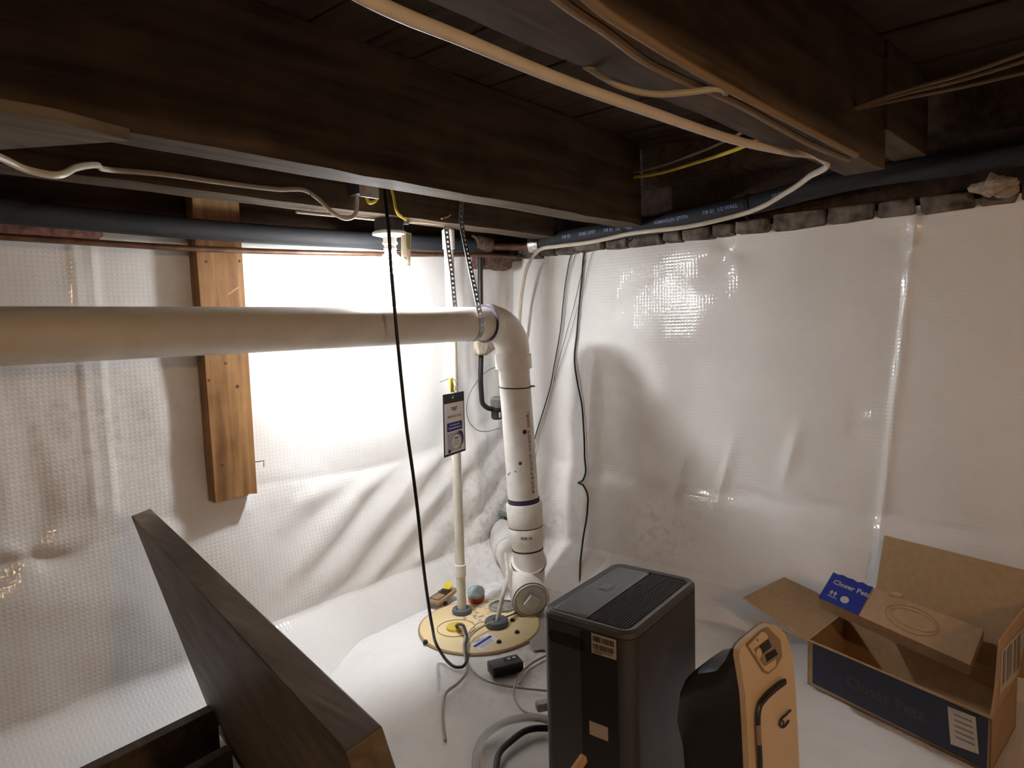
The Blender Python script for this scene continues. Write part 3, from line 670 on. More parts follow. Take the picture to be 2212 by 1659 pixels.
# black adapter
a0, a1 = at_floor(1072, 1466), at_floor(1127, 1452); tx = (a1-a0).normalized(); ty = V((0, 0, 1)).cross(tx); Rm = axes(tx, ty, (0, 0, 1))
ctr = (a0+a1)/2+ty*.028; ad0 = thing('power_adapter', tuple(ctr), 'black plastic power adapter with slots lying on the white floor', 'adapter')
body = link('body', MB().box(ctr+V((0, 0, .016)), (.098, .052, .032), Rm, bev=.003), m_blackp, ad0)
mb = MB()
for k in range(2): mb.box(ctr+Rm@V((.014+k*.018, .006, .0325)), (.010, .008, .002), Rm)
link('socket_hole', mb, m_ink_w, ad0, smooth=False)
link('recess', MB().box(ctr+Rm@V((.022, .006, .0322)), (.046, .018, .0012), Rm), m_dark, ad0, smooth=False)
mb = MB()
for k in range(5): mb.box(ctr+Rm@V((0, -.0265, .006+k*.005)), (.084, .002, .0020), Rm)
link('ridges', mb, m_dark, ad0, smooth=False)

# black cord hung from the joists down to the sump plug
yc = 1.43
pts = [ay(826, 330, 1.53), ay(828, 385, 1.525), ay(833, 440, 1.48), ay(840, 500, yc), ay(844, 570, yc), ay(850, 640, yc), ay(858, 730, yc), ay(867, 820, yc), ay(879, 930, yc), ay(893, 1030, yc), ay(904, 1120, yc), ay(912, 1200, yc), ay(922, 1280, yc+.02), ay(933, 1350, yc+.03)]
pts += [az(950, 1405, -1.005), az(968, 1430, FLOOR+.012), az(985, 1441, FLOOR+.006), az(999, 1440, FLOOR+.007), az(1007, 1430, FLOOR+.012), az(1005, 1400, FLOOR+.028), az(1008, 1373, FLOOR+.038), az(1001, 1352, FLOOR+.052), az(990, 1349, FLOOR+.040), YP+V((0, 0, .006))]
tag(link('black_cable', MB().tube(cr(pts, 8), .0048, 10), m_black), 'long black cord hanging past the bulb down to the sump lid', 'cord')
def cable(name, pts, r, m, label, cat='cable', n=8, seg=8, **k): return tag(link(name, MB().tube(cr(pts, n), r, seg, **k), m), label, cat)
FZ = FLOOR+.006
cable('grey_cable', [YP+V((.004, -.004, .008)), az(1000, 1362, FLOOR+.03), az(1005, 1372, FLOOR+.035), az(1002, 1400, FLOOR+.03), az(1007, 1430, FLOOR+.008), az(1008, 1450, FZ), az(990, 1475, FZ), az(965, 1495, FZ), az(957, 1520, FZ), az(956, 1560, FZ-.004), az(962, 1600, FZ-.006)], .0042, m_cableg, 'grey cord running from the yellow plug forward over the floor', 'cord')
cable('tan_cable', [S2P+V((-.012, -.006, .022)), az(1045, 1352, FLOOR+.03), az(1020, 1370, FLOOR+.026), az(1009, 1392, FLOOR+.03), az(1009, 1425, FLOOR+.012), az(1022, 1450, FZ), az(1050, 1470, FZ), az(1090, 1481, FZ), az(1130, 1487, FZ), az(1180, 1492, FZ), az(1200, 1494, FZ)], .0032, m_cableg, 'thin tan cable from the grommet across the floor towards the dehumidifier')
cable('dark_cable', [S2P+V((.0, .02, .02)), az(1090, 1333, FLOOR+.02), az(1110, 1326, FLOOR+.016), az(1125, 1320, FLOOR+.014)], .0025, m_wire, 'short dark cord between the grommet and the cleanout', 'cord')
cable('tan_wire', [S2P+V((-.02, 0, .022)), az(1035, 1345, FLOOR+.02), az(1020, 1357, FLOOR+.018), az(1008, 1380, FLOOR+.03)], .002, m_cableg, 'fine tan wire curving over the cream sump lid', 'wire')
cable('pale_cable', [az(1200, 1407, FZ), az(1178, 1417, FZ), az(1150, 1432, FZ), az(1128, 1452, FZ), az(1115, 1475, FZ), az(1110, 1500, FZ+.004), az(1118, 1523, FZ), az(1138, 1540, FZ), az(1165, 1545, FZ), az(1200, 1549, FZ)], .0033, m_cableg, 'pale cord curling round the black adapter by the dehumidifier', 'cord')
cable('pale_cable', [az(1200, 1418, FZ), az(1165, 1434, FZ), az(1140, 1450, FZ), az(1130, 1462, FZ), az(1121, 1478, FZ)], .0028, m_cableg, 'second pale cord strand ending beside the black adapter', 'cord')
cable('vinyl_hose', [az(1200, 1562, FZ+.02), az(1170, 1552, FZ+.022), az(1130, 1551, FZ+.022), az(1090, 1562, FZ+.018), az(1055, 1583, FZ+.01), az(1035, 1612, FZ+.006), az(1028, 1650, FZ+.006), az(1035, 1700, FZ+.006)], .0105, m_clear, 'clear vinyl hose looping over the floor beside the dehumidifier', 'hose', seg=12)
cable('black_hose', [az(1205, 1576, FZ+.006), az(1175, 1573, FZ+.005), az(1140, 1577, FZ+.008), az(1105, 1600, FZ+.006), az(1080, 1625, FZ+.005), az(1072, 1659, FZ+.005), az(1072, 1720, FZ+.005)], .0080, m_black, 'black hose curving over the floor at the dehumidifier', 'hose', seg=12)
pg = at_floor(1178, 1540)
plug = thing('plug', tuple(pg), 'beige plug lying on the floor against the dehumidifier', 'plug')
link('body', MB().box(pg+V((0, 0, .022)), (.05, .026, .024), rotz(-35), bev=.005), m_capm, plug)
link('prongs', MB().box(pg+V((.03, -.02, .018)), (.02, .002, .007), rotz(-35)).box(pg+V((.034, -.012, .018)), (.02, .002, .007), rotz(-35)), m_steel, plug, smooth=False)

# ------------------------------------------------------------------ plank on the back wall
pk0, pk1 = ay(424, 515, 1.90), ay(522, 515, 1.90)
post = thing('wall_plank', (.945, 1.92, -.485), 'rough brown plank standing against the white back wall liner', 'plank')
P4 = [ay(466, 1087, 1.90), ay(536, 1070, 1.90), ay(538, 1067, 1.90), ay(556, 1066, 1.90)]
tz = .42; tl_, tr_ = V((.876, 1.90, tz)), V((1.014, 1.90, tz))
link('board', MB().prism([tl_, tr_]+P4[::-1], (0, .042, 0), bev=.0015), m_post, post, smooth=False)
m_nail = mat('rusty_nail', (.05, .035, .03), .6, metal=.6)
na, nb_, nc = ay(551, 998, 1.915), ay(570, 995, 1.915), ay(570, 1008, 1.905)
link('bent_nail', MB().tube([na, nb_, nc], .0016, 6), m_nail, post)
for px_, py_, r in ((445, 565, .005), (517, 564, .0045), (488, 785, .004), (451, 822, .004), (513, 835, .006), (480, 1005, .004)):
    link('knot', MB().lathe([(r, -.0004), (r*.9, .0006), (0, .0003)], ay(px_, py_, 1.90), (0, -1, 0), 10), m_joist, post)
link('pale_scar', MB().prism([ay(489, 637, 1.90), ay(512, 620, 1.90), ay(516, 617, 1.90), ay(515, 622, 1.90), ay(496, 636, 1.90)], (0, -.0008, 0)), m_plain, post, smooth=False)

# ------------------------------------------------------------------ black insulated pipe along both walls
ip = thing('insulated_pipe', (2.17, 1.84, .30), 'black foam insulated pipe running round the corner along both walls', 'pipe')
YI = 1.855
pa = [V((-2.6, YI, .262)), ay(0, 456, YI), ay(400, 493, YI), ay(1000, 529, YI), V((2.02, YI, .318))]
link('foam_sleeve', MB().tube(cr(pa, 6), .0285, 24), m_foam, ip)
XI = 2.185
pb = [ax(1172, 524, XI), ax(1280, 506, XI), ax(1400, 489, XI), ax(1620, 443, XI), ax(1860, 383, XI), ax(2080, 352, XI), V((XI, -.6, .43))]
slv = link('foam_sleeve', MB().tube(cr(pb, 6), .0318, 24), m_foam, ip)
link('copper_core', MB().tube([pa[-1]+V((-.03, 0, 0)), V((2.10, 1.84, .318)), V((2.17, 1.78, .318)), pb[0]+V((0, -.03, 0))], .014, 14), m_copper, ip)
cl = ax(1153, 522, XI-.01)
link('tape_collar', MB().lathe([(.020, -.022), (.034, -.020), (.036, .0), (.034, .020), (.02, .022)], pb[0].lerp(V((2.13, 1.82, .318)), .25), V((.4, -.9, 0)), 24), m_silver, ip, label='shiny silver tape collar')
wr = ay(1040, 527, YI-.004)
mbw = MB().tube([wr+V((-.05, 0, 0)), wr+V((-.02, 0, .002)), wr+V((.02, 0, -.002)), wr+V((.045, 0, 0))], [.030, .033, .032, .030], 20)
mbw.v = [p+V((1, 1, 1))*.003*nz(p.x*60, p.y*60, p.z*60, 2) for p in mbw.v]
link('tape_wrap', mbw, m_brownf, ip, label='dirty crinkled wrap on the joint')
def ring(p, d, r, t=.0022): 
    d = V(d).normalized(); u = V((0, 0, 1)); u = (u-u.dot(d)*d).normalized(); w_ = d.cross(u)
    return MB().tube([p+u*math.cos(a)*r+w_*math.sin(a)*r for a in [i*2*PI/28 for i in range(29)]], t, 6, caps=False)
for (x, y) in ((1357, 494), (1617, 443)):
    c = ax(x, y, XI); link('zip_tie', ring(c+V((0, 0, -.006)), (0, 1, -.02), .040), m_black, ip)
# lettering along the sleeve
crv = cr(pb, 24); SL = [0]
for a, b in zip(crv, crv[1:]): SL.append(SL[-1]+(b-a).length)
def on_curve(s):
    for i in range(len(crv)-1):
        if s <= SL[i+1]:
            t = (s-SL[i])/(SL[i+1]-SL[i]); return crv[i].lerp(crv[i+1], t), (crv[i+1]-crv[i]).normalized()
    return crv[-1], (crv[-1]-crv[-2]).normalized()
def fslv(u, v):
    p, d = on_curve(u); u_ = V((-1, 0, 0)); u_ = (u_-u_.dot(d)*d).normalized(); w_ = V((0, 0, 1)); w_ = (w_-w_.dot(d)*d).normalized()
    a = v/.0325; return p+(u_*math.cos(a)+w_*math.sin(a))*.0326
for s0, t_ in ((.12, '5/8 ID'), (.20, '3/4ID SP77'), (.31, '7/8 ID  1/2 WALL'), (.52, 'ARMAFLEX SP77A'), (.70, '7/8 ID  1/2 WALL'), (.93, 'SP77A')):
    link('printed_text', text(MB(), t_, .0165, lambda u, v, s0=s0: fslv(s0+u, v+.002), bold=.0003), m_ink_lb, slv, smooth=False)
# copper line below
cpts = [V((-2.6, 1.84, .20)), ay(0, 511, 1.84), ay(400, 536, 1.84), ay(840, 549, 1.84), ay(1040, 551, 1.84), V((2.2, 1.84, .285))]
tag(link('copper_pipe', MB().tube(cr(cpts, 8), .0082, 14), m_copper), 'thin brown copper pipe below the insulated pipe on the back wall', 'pipe')

# insulation scraps
def fluff(name, c, size, m, label, n=22):
    bm = bmesh.new(); bmesh.ops.create_grid(bm, x_segments=2, y_segments=2, size=.5); bm.free()
    mb = MB(); mb.box(c, size, bev=min(size)*.25, seg=3)
    bm = bmesh.new(); mv = [bm.verts.new(p) for p in mb.v]
    for f in mb.f: bm.faces.new([mv[i] for i in f])
    bmesh.ops.subdivide_edges(bm, edges=bm.edges[:], cuts=3, use_grid_fill=True); bm.verts.index_update()
    m2 = MB(); m2.add([v.co+V((nz(v.co.x*22, v.co.y*22, v.co.z*22, 3), nz(v.co.x*22+9, v.co.y*22, v.co.z*22, 3), nz(v.co.x*22, v.co.y*22+9, v.co.z*22, 3)))*.010 for v in bm.verts], [[v.index for v in f.verts] for f in bm.faces]); bm.free()
    return tag(link(name, m2, m, angle=180), label, 'insulation')
c = ay(90, 498, 1.93); fluff('insulation_batt', c+V((-.30, .005, .02)), (.86, .05, .072), m_pink, 'pink fibreglass batt behind the copper pipe at the left end')
c = ay(945, 545, 1.93); fluff('insulation_batt', c+V((-.12, .01, .015)), (.62, .05, .03), m_pink, 'pink insulation strip edging the liner behind the thin white pipe')
c = ay(1100, 560, 1.90); fluff('insulation_batt', V((2.12, 1.90, .262)), (.19, .08, .055), m_brownf, 'brown shredded insulation tucked in the ceiling corner')
for i in range(1): pass

# ------------------------------------------------------------------ cables along the joists
big = [ad(690, -60, .56), ad(800, 0, .60), ad(1000, 85, .71), ad(1200, 168, .82), ad(1400, 240, .95), ad(1600, 306, 1.18), ad(1700, 328, 1.33), ad(1778, 345, 1.48), ad(1786, 352, 1.50), ax(1750, 380, 1.75), ax(1700, 415, 1.98), ax(1620, 457, 2.135), ax(1500, 487, 2.14), ax(1360, 505, 2.14), ax(1270, 524, 2.145), ax(1205, 532, 2.15), ax(1165, 540, 2.16), ax(1140, 575, 2.18), ax(1128, 630, 2.19), ax(1122, 700, 2.20), ax(1118, 830, 2.2)]
tag(link('white_cable', MB().tube(cr(big, 10), .0078, 12, flat=.8), m_cable), 'thick white cable slung under the joists then along the wall pipe to the corner', 'cable')
c0 = ad(1787, 341, 1.5)
tag(link('nail', MB().tube([c0+V((.0, .0, -.004)), c0+V((.012, -.006, .02))], .002, 6), m_steel), 'bright nail where the thick white cable bends back', 'nail')
lc = [ad(-60, 318, .92), ad(0, 340, .98), ad(60, 367, 1.04), ad(112, 378, 1.08), ad(165, 362, 1.16), ad(212, 357, 1.3), ay(232, 366, 1.588), ay(350, 376, 1.588), ay(470, 393, 1.588), ay(600, 409, 1.588), ay(665, 414, 1.588), ay(690, 432, 1.588), ay(720, 460, 1.584), ay(748, 472, 1.584), ay(766, 465, 1.582), ay(771, 440, 1.580), ay(770, 412, 1.578)]
tag(link('white_cable', MB().tube(cr(lc, 10), .0062, 10, flat=.7), m_cable), 'white cable stapled along the second joist to the outlet box', 'cable')
sp_ = ay(668, 415, 1.584)
tag(link('cable_staple', MB().tube([sp_+V((0, .01, .009)), sp_+V((0, -.006, .009)), sp_+V((0, -.006, -.009)), sp_+V((0, .01, -.009))], .0016, 6), m_black), 'black staple holding the white cable to the second joist', 'staple')
bc = [V((.75, 1.52, .310)), V((1.0, 1.525, .308)), ay(760, 473, 1.5), V((1.20, 1.53, .306))]
th = [ay(870, 478, 1.65), ay(915, 481, 1.65), ay(960, 485, 1.65), ay(990, 487, 1.65)]
tag(link('thin_cable', MB().tube(cr(th, 6), .004, 8), m_cableg), 'thin cable under the joist to the right of the lampholder', 'cable')
th = [ay(640, 458, 1.65), ay(700, 464, 1.65), ay(760, 469, 1.65), ay(808, 474, 1.65)]
tag(link('thin_cable', MB().tube(cr(th, 6), .004, 8), m_cableg), 'thin cable under the joist to the left of the lampholder', 'cable')
# brown cables stapled along the near joist
def jz(x, y, z=.322): return az(x, y, z)
k1 = [jz(1150, -50), jz(1225, 12), jz(1300, 62), jz(1400, 135), jz(1500, 182), jz(1590, 222), jz(1680, 272), jz(1760, 315), jz(1835, 345)]
k2 = [jz(1210, -60), jz(1290, 15), jz(1400, 88), jz(1500, 150), jz(1600, 205), jz(1700, 258), jz(1800, 310), jz(1850, 335)]
tag(link('brown_cable', MB().tube(cr(k1, 8), .0058, 8), m_tan), 'wavy brown cable stapled under the near joist, the one nearer its middle', 'cable')
tag(link('brown_cable', MB().tube(cr(k2, 8), .0058, 8), m_tan), 'brown cable along the right edge of the near joist', 'cable')
k3 = [az(1262, 140, .338), az(1300, 165, .325), az(1350, 190, .315), az(1410, 203, .308), az(1480, 200, .308), az(1545, 192, .316), az(1570, 205, .328)]
tag(link('loop_cable', MB().tube(cr(k3, 8), .0045, 8), m_cableg), 'pale thin cable sagging in a loop across the near joist', 'cable')
yl = [ay(1370, 383, 1.19), ay(1420, 375, 1.10), ay(1500, 352, .95), ay(1570, 330, .78), ay(1640, 302, .60)]
tag(link('yellow_cable', MB().tube(cr([p for p in yl], 8), .0055, 8), m_yelc), 'old yellow cable crossing behind the near joist, lower of two', 'cable')
tag(link('brown_cable', MB().tube(cr([p+V((0.0, 0.0, .016+.006*i)) for i, p in enumerate(yl)], 8), .0048, 8), m_tan), 'brown cable crossing behind the near joist above the yellow one', 'cable')
for i, (dy, lb) in enumerate(((0, 'upper'), (14, 'middle'), (34, 'lowest'))):
    q_ = [az(1838-6*i, 234+dy*.2, .43), az(1950, 196+dy*.5, .43), az(2080, 160+dy*.8, .43), az(2230, 108+dy*1.3, .43)]
    tag(link('brown_cable', MB().tube(cr(q_, 8), .0042, 8), m_tan), '%s of three brown cables crossing the dark joist bay at upper right' % lb, 'cable')

# dark tube with valve in the corner
VY = 1.865
vl = thing('corner_valve', tuple(ay(1068, 905, VY)), 'dark valve with a clear dome and black tube behind the drain stack', 'valve')
link('tube', MB().tube(cr([ay(1037, 545, VY), ay(1038, 650, VY), ay(1039, 760, VY), ay(1040, 850, VY), ay(1043, 872, VY), ay(1053, 881, VY), ay(1066, 884, VY)], 6), [.0105]*37, 14), m_black, vl)
vc = ay(1074, 885, VY)
link('body', MB().lathe([(.0, -.040), (.020, -.040), (.026, -.032), (.026, -.004), (.032, -.003), (.032, .008), (.028, .010), (0, .010)], vc, seg=24).box(vc+V((-.02, -.022, -.018)), (.034, .02, .026), bev=.003), m_blackp, vl)
link('dome', MB().lathe([(.027, 0), (.027, .03), (.023, .042), (.012, .047), (0, .048)], vc+V((0, 0, .010)), seg=24), m_clearg, vl, label='scuffed clear dome')
link('float', MB().lathe([(.0, 0), (.018, 0), (.018, .026), (0, .028)], vc+V((0, 0, .011)), seg=18), m_ink_g, vl)
link('tag_label', MB().box(vc+V((-.022, -.0325, -.018)), (.010, .001, .022)), m_card, vl, smooth=False)
fw = thing('pipe_wrap', tuple(ay(1045, 765, 1.80)), 'torn beige foam wrapped round the tube behind the pipe elbow', 'foam')
m2 = MB().tube([ay(1039, 736, 1.85), ay(1040, 750, 1.85), ay(1041, 767, 1.85)], [.030, .034, .028], 14)
m2.v = [p+V((1, 1, 1))*.008*nz(p.x*40, p.y*40, p.z*40, 2) for p in m2.v]; link('roll', m2, m_foamb, fw, angle=180)
m2 = MB().prism([ay(1030, 738, 1.82), ay(1078, 736, 1.82), ay(1074, 752, 1.82), ay(1060, 762, 1.82), ay(1036, 766, 1.82)], (0, .012, 0), bev=.003)
link('flap', m2, m_foamb, fw)
cable('thin_wire', [ay(1078, 790, 1.80), ay(1052, 802, 1.80), ay(1030, 825, 1.80), ay(1013, 855, 1.80), ay(1008, 885, 1.80), ay(1013, 910, 1.80), ay(1028, 927, 1.80), ay(1048, 932, 1.82), ay(1080, 925, 1.84)], .0012, m_wire, 'fine wire looping out beside the corner valve', 'wire', seg=6)

# wires hanging down the right wall
def on_wall(x, y, gap=.010):
    p = ax(x, y, 2.24)
    for _ in range(4):
        lim = XR-relief_right(p.y, p.z)-gap-(.5*max(0, -.905-p.z)); p = ax(x, y, lim)
    return p
cable('black_wall_cable', [on_wall(1268, 520), on_wall(1262, 545), on_wall(1257, 600), on_wall(1252, 650), on_wall(1246, 720), on_wall(1241, 778), on_wall(1248, 830), on_wall(1256, 870), on_wall(1261, 930), on_wall(1263, 990), on_wall(1264, 1025), on_wall(1259, 1037), on_wall(1249, 1043), on_wall(1259, 1048), on_wall(1268, 1065), on_wall(1269, 1100, .010+.01), on_wall(1260, 1160, .010+.02), on_wall(1254, 1210, .010+.03), on_wall(1252, 1270, .010+.06)], .0036, m_black, 'black cord with a kink hanging down the right wall behind the dehumidifier', 'cord')
cable('hanging_wire', [on_wall(1247, 528), on_wall(1236, 545), on_wall(1225, 590), on_wall(1217, 650), on_wall(1211, 710), on_wall(1197, 790), on_wall(1190, 830), on_wall(1176, 880), on_wall(1160, 930), on_wall(1150, 965)], .0024, m_black, 'leftmost black wire down the right wall towards the riser', 'wire')
cable('hanging_wire', [on_wall(1256, 532), on_wall(1246, 545), on_wall(1232, 585), on_wall(1220, 660), on_wall(1213, 720), on_wall(1203, 775), on_wall(1194, 830), on_wall(1180, 885), on_wall(1164, 935), on_wall(1152, 985)], .0017, m_cableg, 'grey wire paired with the leftmost black wire', 'wire')
cable('hanging_wire', [on_wall(1287, 524), on_wall(1280, 545), on_wall(1270, 580), on_wall(1262, 620), on_wall(1246, 670), on_wall(1228, 735), on_wall(1210, 790), on_wall(1196, 835), on_wall(1182, 890), on_wall(1165, 945), on_wall(1155, 1000)], .0014, m_cableg, 'thinnest pale wire slanting from the wall top to the riser', 'wire')
cable('hanging_wire', [on_wall(1264, 560), on_wall(1254, 600), on_wall(1240, 660), on_wall(1222, 725), on_wall(1207, 780), on_wall(1196, 825)], .0012, m_wire, 'short dark wire slanting beside the black wall cord', 'wire')
# crumpled film at the top right
c = ax(2148, 403, 2.20); m2 = MB().ball(c, .030, (1.0, 1.5, .95), 22)
m2.v = [p+(p-c)*(.55*nz(p.x*45, p.y*38, p.z*38, 3)) for p in m2.v]
tag(link('film_scrap', m2, m_scrap, smooth=False), 'crumpled clear film stuffed above the right wall liner', 'film')
# splinter on the joist
c = ay(964, 470, 1.590); tag(link('splinter', MB().tube([c+V((-.022, 0, -.006)), c+V((.0, -.006, .001)), c+V((.018, -.003, .010))], .0026, 5), m_plain), 'pale wood splinter sticking off the second joist', 'splinter')

# ------------------------------------------------------------------ dehumidifier
H = .50; DZ = FLOOR+H; DC = V((1.118, .686, 0)); Rd = rotz(3.0); DW, DD = .300, .196
def D(x, y, z): return Rd @ V((x, y, 0)) + V((DC.x, DC.y, z))
def rrect(w_, d_, r, n=7):
    out = []
    for (cx_, cy_, a0) in ((w_/2-r, d_/2-r, 0), (-w_/2+r, d_/2-r, PI/2), (-w_/2+r, -d_/2+r, PI), (w_/2-r, -d_/2+r, 1.5*PI)):
        for i in range(n+1): a = a0+PI/2*i/n; out.append((cx_+r*math.cos(a), cy_+r*math.sin(a)))
    return out
def loft(mb, secs, mi=0, cap0=True, cap1=True):
    n = len(secs[0]); vs = [p for s_ in secs for p in s_]; fs = []
    for i in range(len(secs)-1):
        for k in range(n): k2 = (k+1) % n; fs.append((i*n+k, i*n+k2, (i+1)*n+k2, (i+1)*n+k))
    if cap0: fs.append(tuple(range(n))[::-1])
    if cap1: fs.append(tuple((len(secs)-1)*n+k for k in range(n)))
    return mb.add(vs, fs, mi)
deh = thing('dehumidifier', (DC.x, DC.y, FLOOR), 'tall grey dehumidifier with a slatted top standing on the white floor', 'dehumidifier')
def ring_at(w_, d_, r, z): return [D(x, y, z) for x, y in rrect(w_, d_, r)]
link('body', loft(MB(), [ring_at(DW-.004, DD-.004, .026, FLOOR+.004), ring_at(DW, DD, .028, FLOOR+.012), ring_at(DW, DD, .028, DZ-.016)]), m_deh, deh)
link('top_rim', loft(MB(), [ring_at(DW, DD, .028, DZ-.0145), ring_at(DW, DD, .028, DZ-.005), ring_at(DW-.010, DD-.010, .024, DZ), ring_at(DW-.028, DD-.028, .016, DZ-.002), ring_at(DW-.030, DD-.030, .015, DZ-.016)]), m_dehr, deh)
# control half
cw = .078
def panel_ring(z, ins): 
    return [D(x, y+DD/2-.016-cw/2, z) for x, y in rrect(DW-.034-2*ins, cw-2*ins, .012)]
pn = link('control_panel', loft(MB(), [panel_ring(DZ-.012, 0), panel_ring(DZ-.003, 0), panel_ring(DZ-.0015, .0015)]), m_dehp, deh)
link('panel_edge', loft(MB(), [panel_ring(DZ-.0035, -.0012), panel_ring(DZ-.0012, -.0006), panel_ring(DZ-.0012, .0012)], cap0=False, cap1=False), m_dehr, deh)
lx, ly = .012, DD/2-.016-cw/2
bx = lambda a, b_, s1, s2, m, nm: link(nm, MB().box(D(a, b_, DZ-.0012), (s1, s2, .0012), Rd), m, pn, smooth=False)
bx(lx, ly, .030, .024, m_ink_g, 'display_frame'); 
link('display', MB().box(D(lx, ly, DZ-.0007), (.024, .018, .0012), Rd), m_screen, pn, smooth=False)
# slats
nsl = 15; y0 = -DD/2+.018; y1 = DD/2-.016-cw-.004
link('vent_floor', MB().box(D(0, (y0+y1)/2, DZ-.016), (DW-.032, y1-y0+.006, .002), Rd), m_dark, deh, smooth=False)
for i in range(nsl):
    yy = y0+(y1-y0)*i/(nsl-1); link('vent_slat', MB().box(D(0, yy, DZ-.008), (DW-.036, .0030, .012), Rd @ Matrix.Rotation(.35, 3, 'X')), m_deh, deh, smooth=False)
# face towards the left (-x): handle recess, stickers
fx = -DW/2
def face(y, z, off=.0006): return D(fx-off, y, z)
hp = []
for x_, z_ in rrect(.080, .024, .011, 5): hp.append(face(DD/2-.062+x_, DZ-.046+z_*(1.0)-x_*.0, .0008))
link('handle_recess', MB().prism(hp, Rd @ V((.002, 0, 0))), m_dark, deh, smooth=False)
link('front_band', MB().prism([face(.006, DZ-.018, .0008), face(-.070, DZ-.018, .0008), face(-.070, FLOOR+.02, .0008), face(.006, FLOOR+.02, .0008)], Rd @ V((.002, 0, 0))), m_blackp, deh, smooth=False)
def sticker(nm, y0_, y1_, z0_, z1_, m): return link(nm, MB().prism([face(y0_, z1_, .0020), face(y1_, z1_, .0020), face(y1_, z0_, .0020), face(y0_, z0_, .0020)], Rd @ V((.001, 0, 0))), m, deh, smooth=False)
sticker('barcode_label', -.018, -.068, DZ-.054, DZ-.017, m_label)
mb = MB(); 
def bar(y0_, y1_, z0_, z1_): mb.add([face(y0_, z1_, .0026), face(y1_, z1_, .0026), face(y1_, z0_, .0026), face(y0_, z0_, .0026)], [(0, 1, 2, 3)])
yy = -.021
while yy > -.063: w_ = random.choice((.0007, .0012, .002)); bar(yy, yy-w_, DZ-.031, DZ-.021); yy -= w_+random.choice((.0008, .0014))
yy = -.021
while yy > -.063: w_ = random.choice((.0007, .0012, .002)); bar(yy, yy-w_, DZ-.045, DZ-.035); yy -= w_+random.choice((.0008, .0014))
for i in range(2): bar(-.021, -.060+i*.02, DZ-.0485-i*.003, DZ-.0472-i*.003)
link('barcode_print', mb, m_ink, deh, smooth=False)
sticker('rating_label', -.010, -.048, DZ-.212, DZ-.186, m_label)
# stick leaning in front of it
s0, s1 = ad(1262, 1636, .96), ad(1225, 1690, .93)
s2 = s1+(s1-s0).normalized()*.18
tag(link('wood_stick', MB().box((s0+s2)/2, (.012, .010, (s2-s0).length), V((0, 0, 1)).rotation_difference((s0-s2).normalized()).to_matrix(), bev=.0015), m_plain), 'pale wooden stick poking up in front of the dehumidifier', 'stick')

# ------------------------------------------------------------------ upright appliance with a cream front
P0 = ad(1600, 1410, 1.105); hx = V((math.cos(math.radians(-8)), math.sin(math.radians(-8)), 0)); 
sl = V((.0, -.06, 1)).normalized(); sl = V((0, .10, 1)).normalized()      # the front leans back a little
nF = hx.cross(sl).normalized()
if nF.dot(P0) > 0: nF = -nF
outl = [(1620, 1662), (1615, 1560), (1611, 1500), (1603, 1450), (1598, 1420), (1599, 1404), (1606, 1393), (1618, 1381), (1636, 1366), (1652, 1353), (1662, 1349), (1673, 1350), (1686, 1357), (1697, 1370), (1706, 1390), (1713, 1420), (1717, 1455), (1721, 1520), (1725, 1590), (1728, 1662)]
fp = [apl(x, y, P0, nF) for x, y in outl]
L0, L1 = fp[0], fp[-1]
ext = lambda p, d: p + d*((FLOOR+.01-p.z)/d.z)
fp = [ext(L0, (L0-fp[1]))]+fp+[ext(L1, (L1-fp[-2]))]
base_c = (fp[0]+fp[-1])/2
dev = thing('upright_appliance', (base_c.x, base_c.y+.05, FLOOR), 'upright appliance with cream rounded front and black body beside the dehumidifier', 'appliance')
# dark shell: outline pushed back and lowered behind the front
dp = V((-.03, 1, 0)).normalized()
def back(p, k, lower): q_ = p + dp*k; f_z = sstep(FLOOR+.02, FLOOR+.30, p.z); return V((q_.x, q_.y, FLOOR+.01+(p.z-FLOOR-.01)*(1-lower) if p.z > FLOOR+.02 else p.z))
secs = [[p+dp*.012 for p in fp]]
for k, lw in ((.016, .005), (.025, .05), (.04, .10), (.055, .115), (.078, .135), (.096, .17), (.107, .23), (.112, .32)): secs.append([back(p, k, lw) for p in fp])
link('shell', loft(MB(), secs), m_shell, dev, angle=50)
mb = MB(); mb.prism(fp, dp*.012, bev=.0016); link('front_panel', mb, m_cream, dev, smooth=False, label='cream front with a rounded top')
def on_front(x, y, off=.0012): return apl(x, y, P0, nF)+nF*off
T = lambda x, y: (1440+x/4.894, 1320+y/4.894)       # reading coordinates of an enlarged view of the front
def patch(nm, pts, m, off, th=.0012, parent=dev):
    return link(nm, MB().prism([on_front(*T(*p), off) for p in pts], -nF*th), m, parent, smooth=False)
cpn = patch('control_surround', [(830, 355), (1000, 190), (1060, 170), (1190, 300), (1210, 480), (1150, 590), (1060, 665), (1010, 640)], m_creamd, .0024)
patch('control_panel', [(846, 360), (985, 215), (1030, 225), (1140, 420), (1135, 575), (1055, 640), (1020, 620)], m_cream, .0034)
patch('bezel', [(900, 400), (1080, 265), (1170, 430), (1150, 490), (1015, 580), (985, 545)], m_creamd, .0042)
patch('display', [(955, 365), (1050, 290), (1085, 370), (990, 442)], m_screen, .0050)
patch('lower_display', [(1015, 455), (1120, 395), (1150, 450), (1035, 530)], m_dark, .0050)
ctrb = on_front(*T(943, 437), .0050); link('button', MB().lathe([(.0085, -.001), (.0085, .001), (.0075, .0018), (0, .0018)], ctrb, nF, 20), m_cream, dev)
patch('indicator', [(925, 295), (938, 285), (950, 305), (937, 316)], m_creamd, .0046)
def strip(nm, ctrl, wd, m, off=.0030):
    c_ = [on_front(*T(*p), off) for p in ctrl]; pp = cr(c_, 6); return link(nm, MB().tube(pp, wd, 8, flat=.6), m, dev)
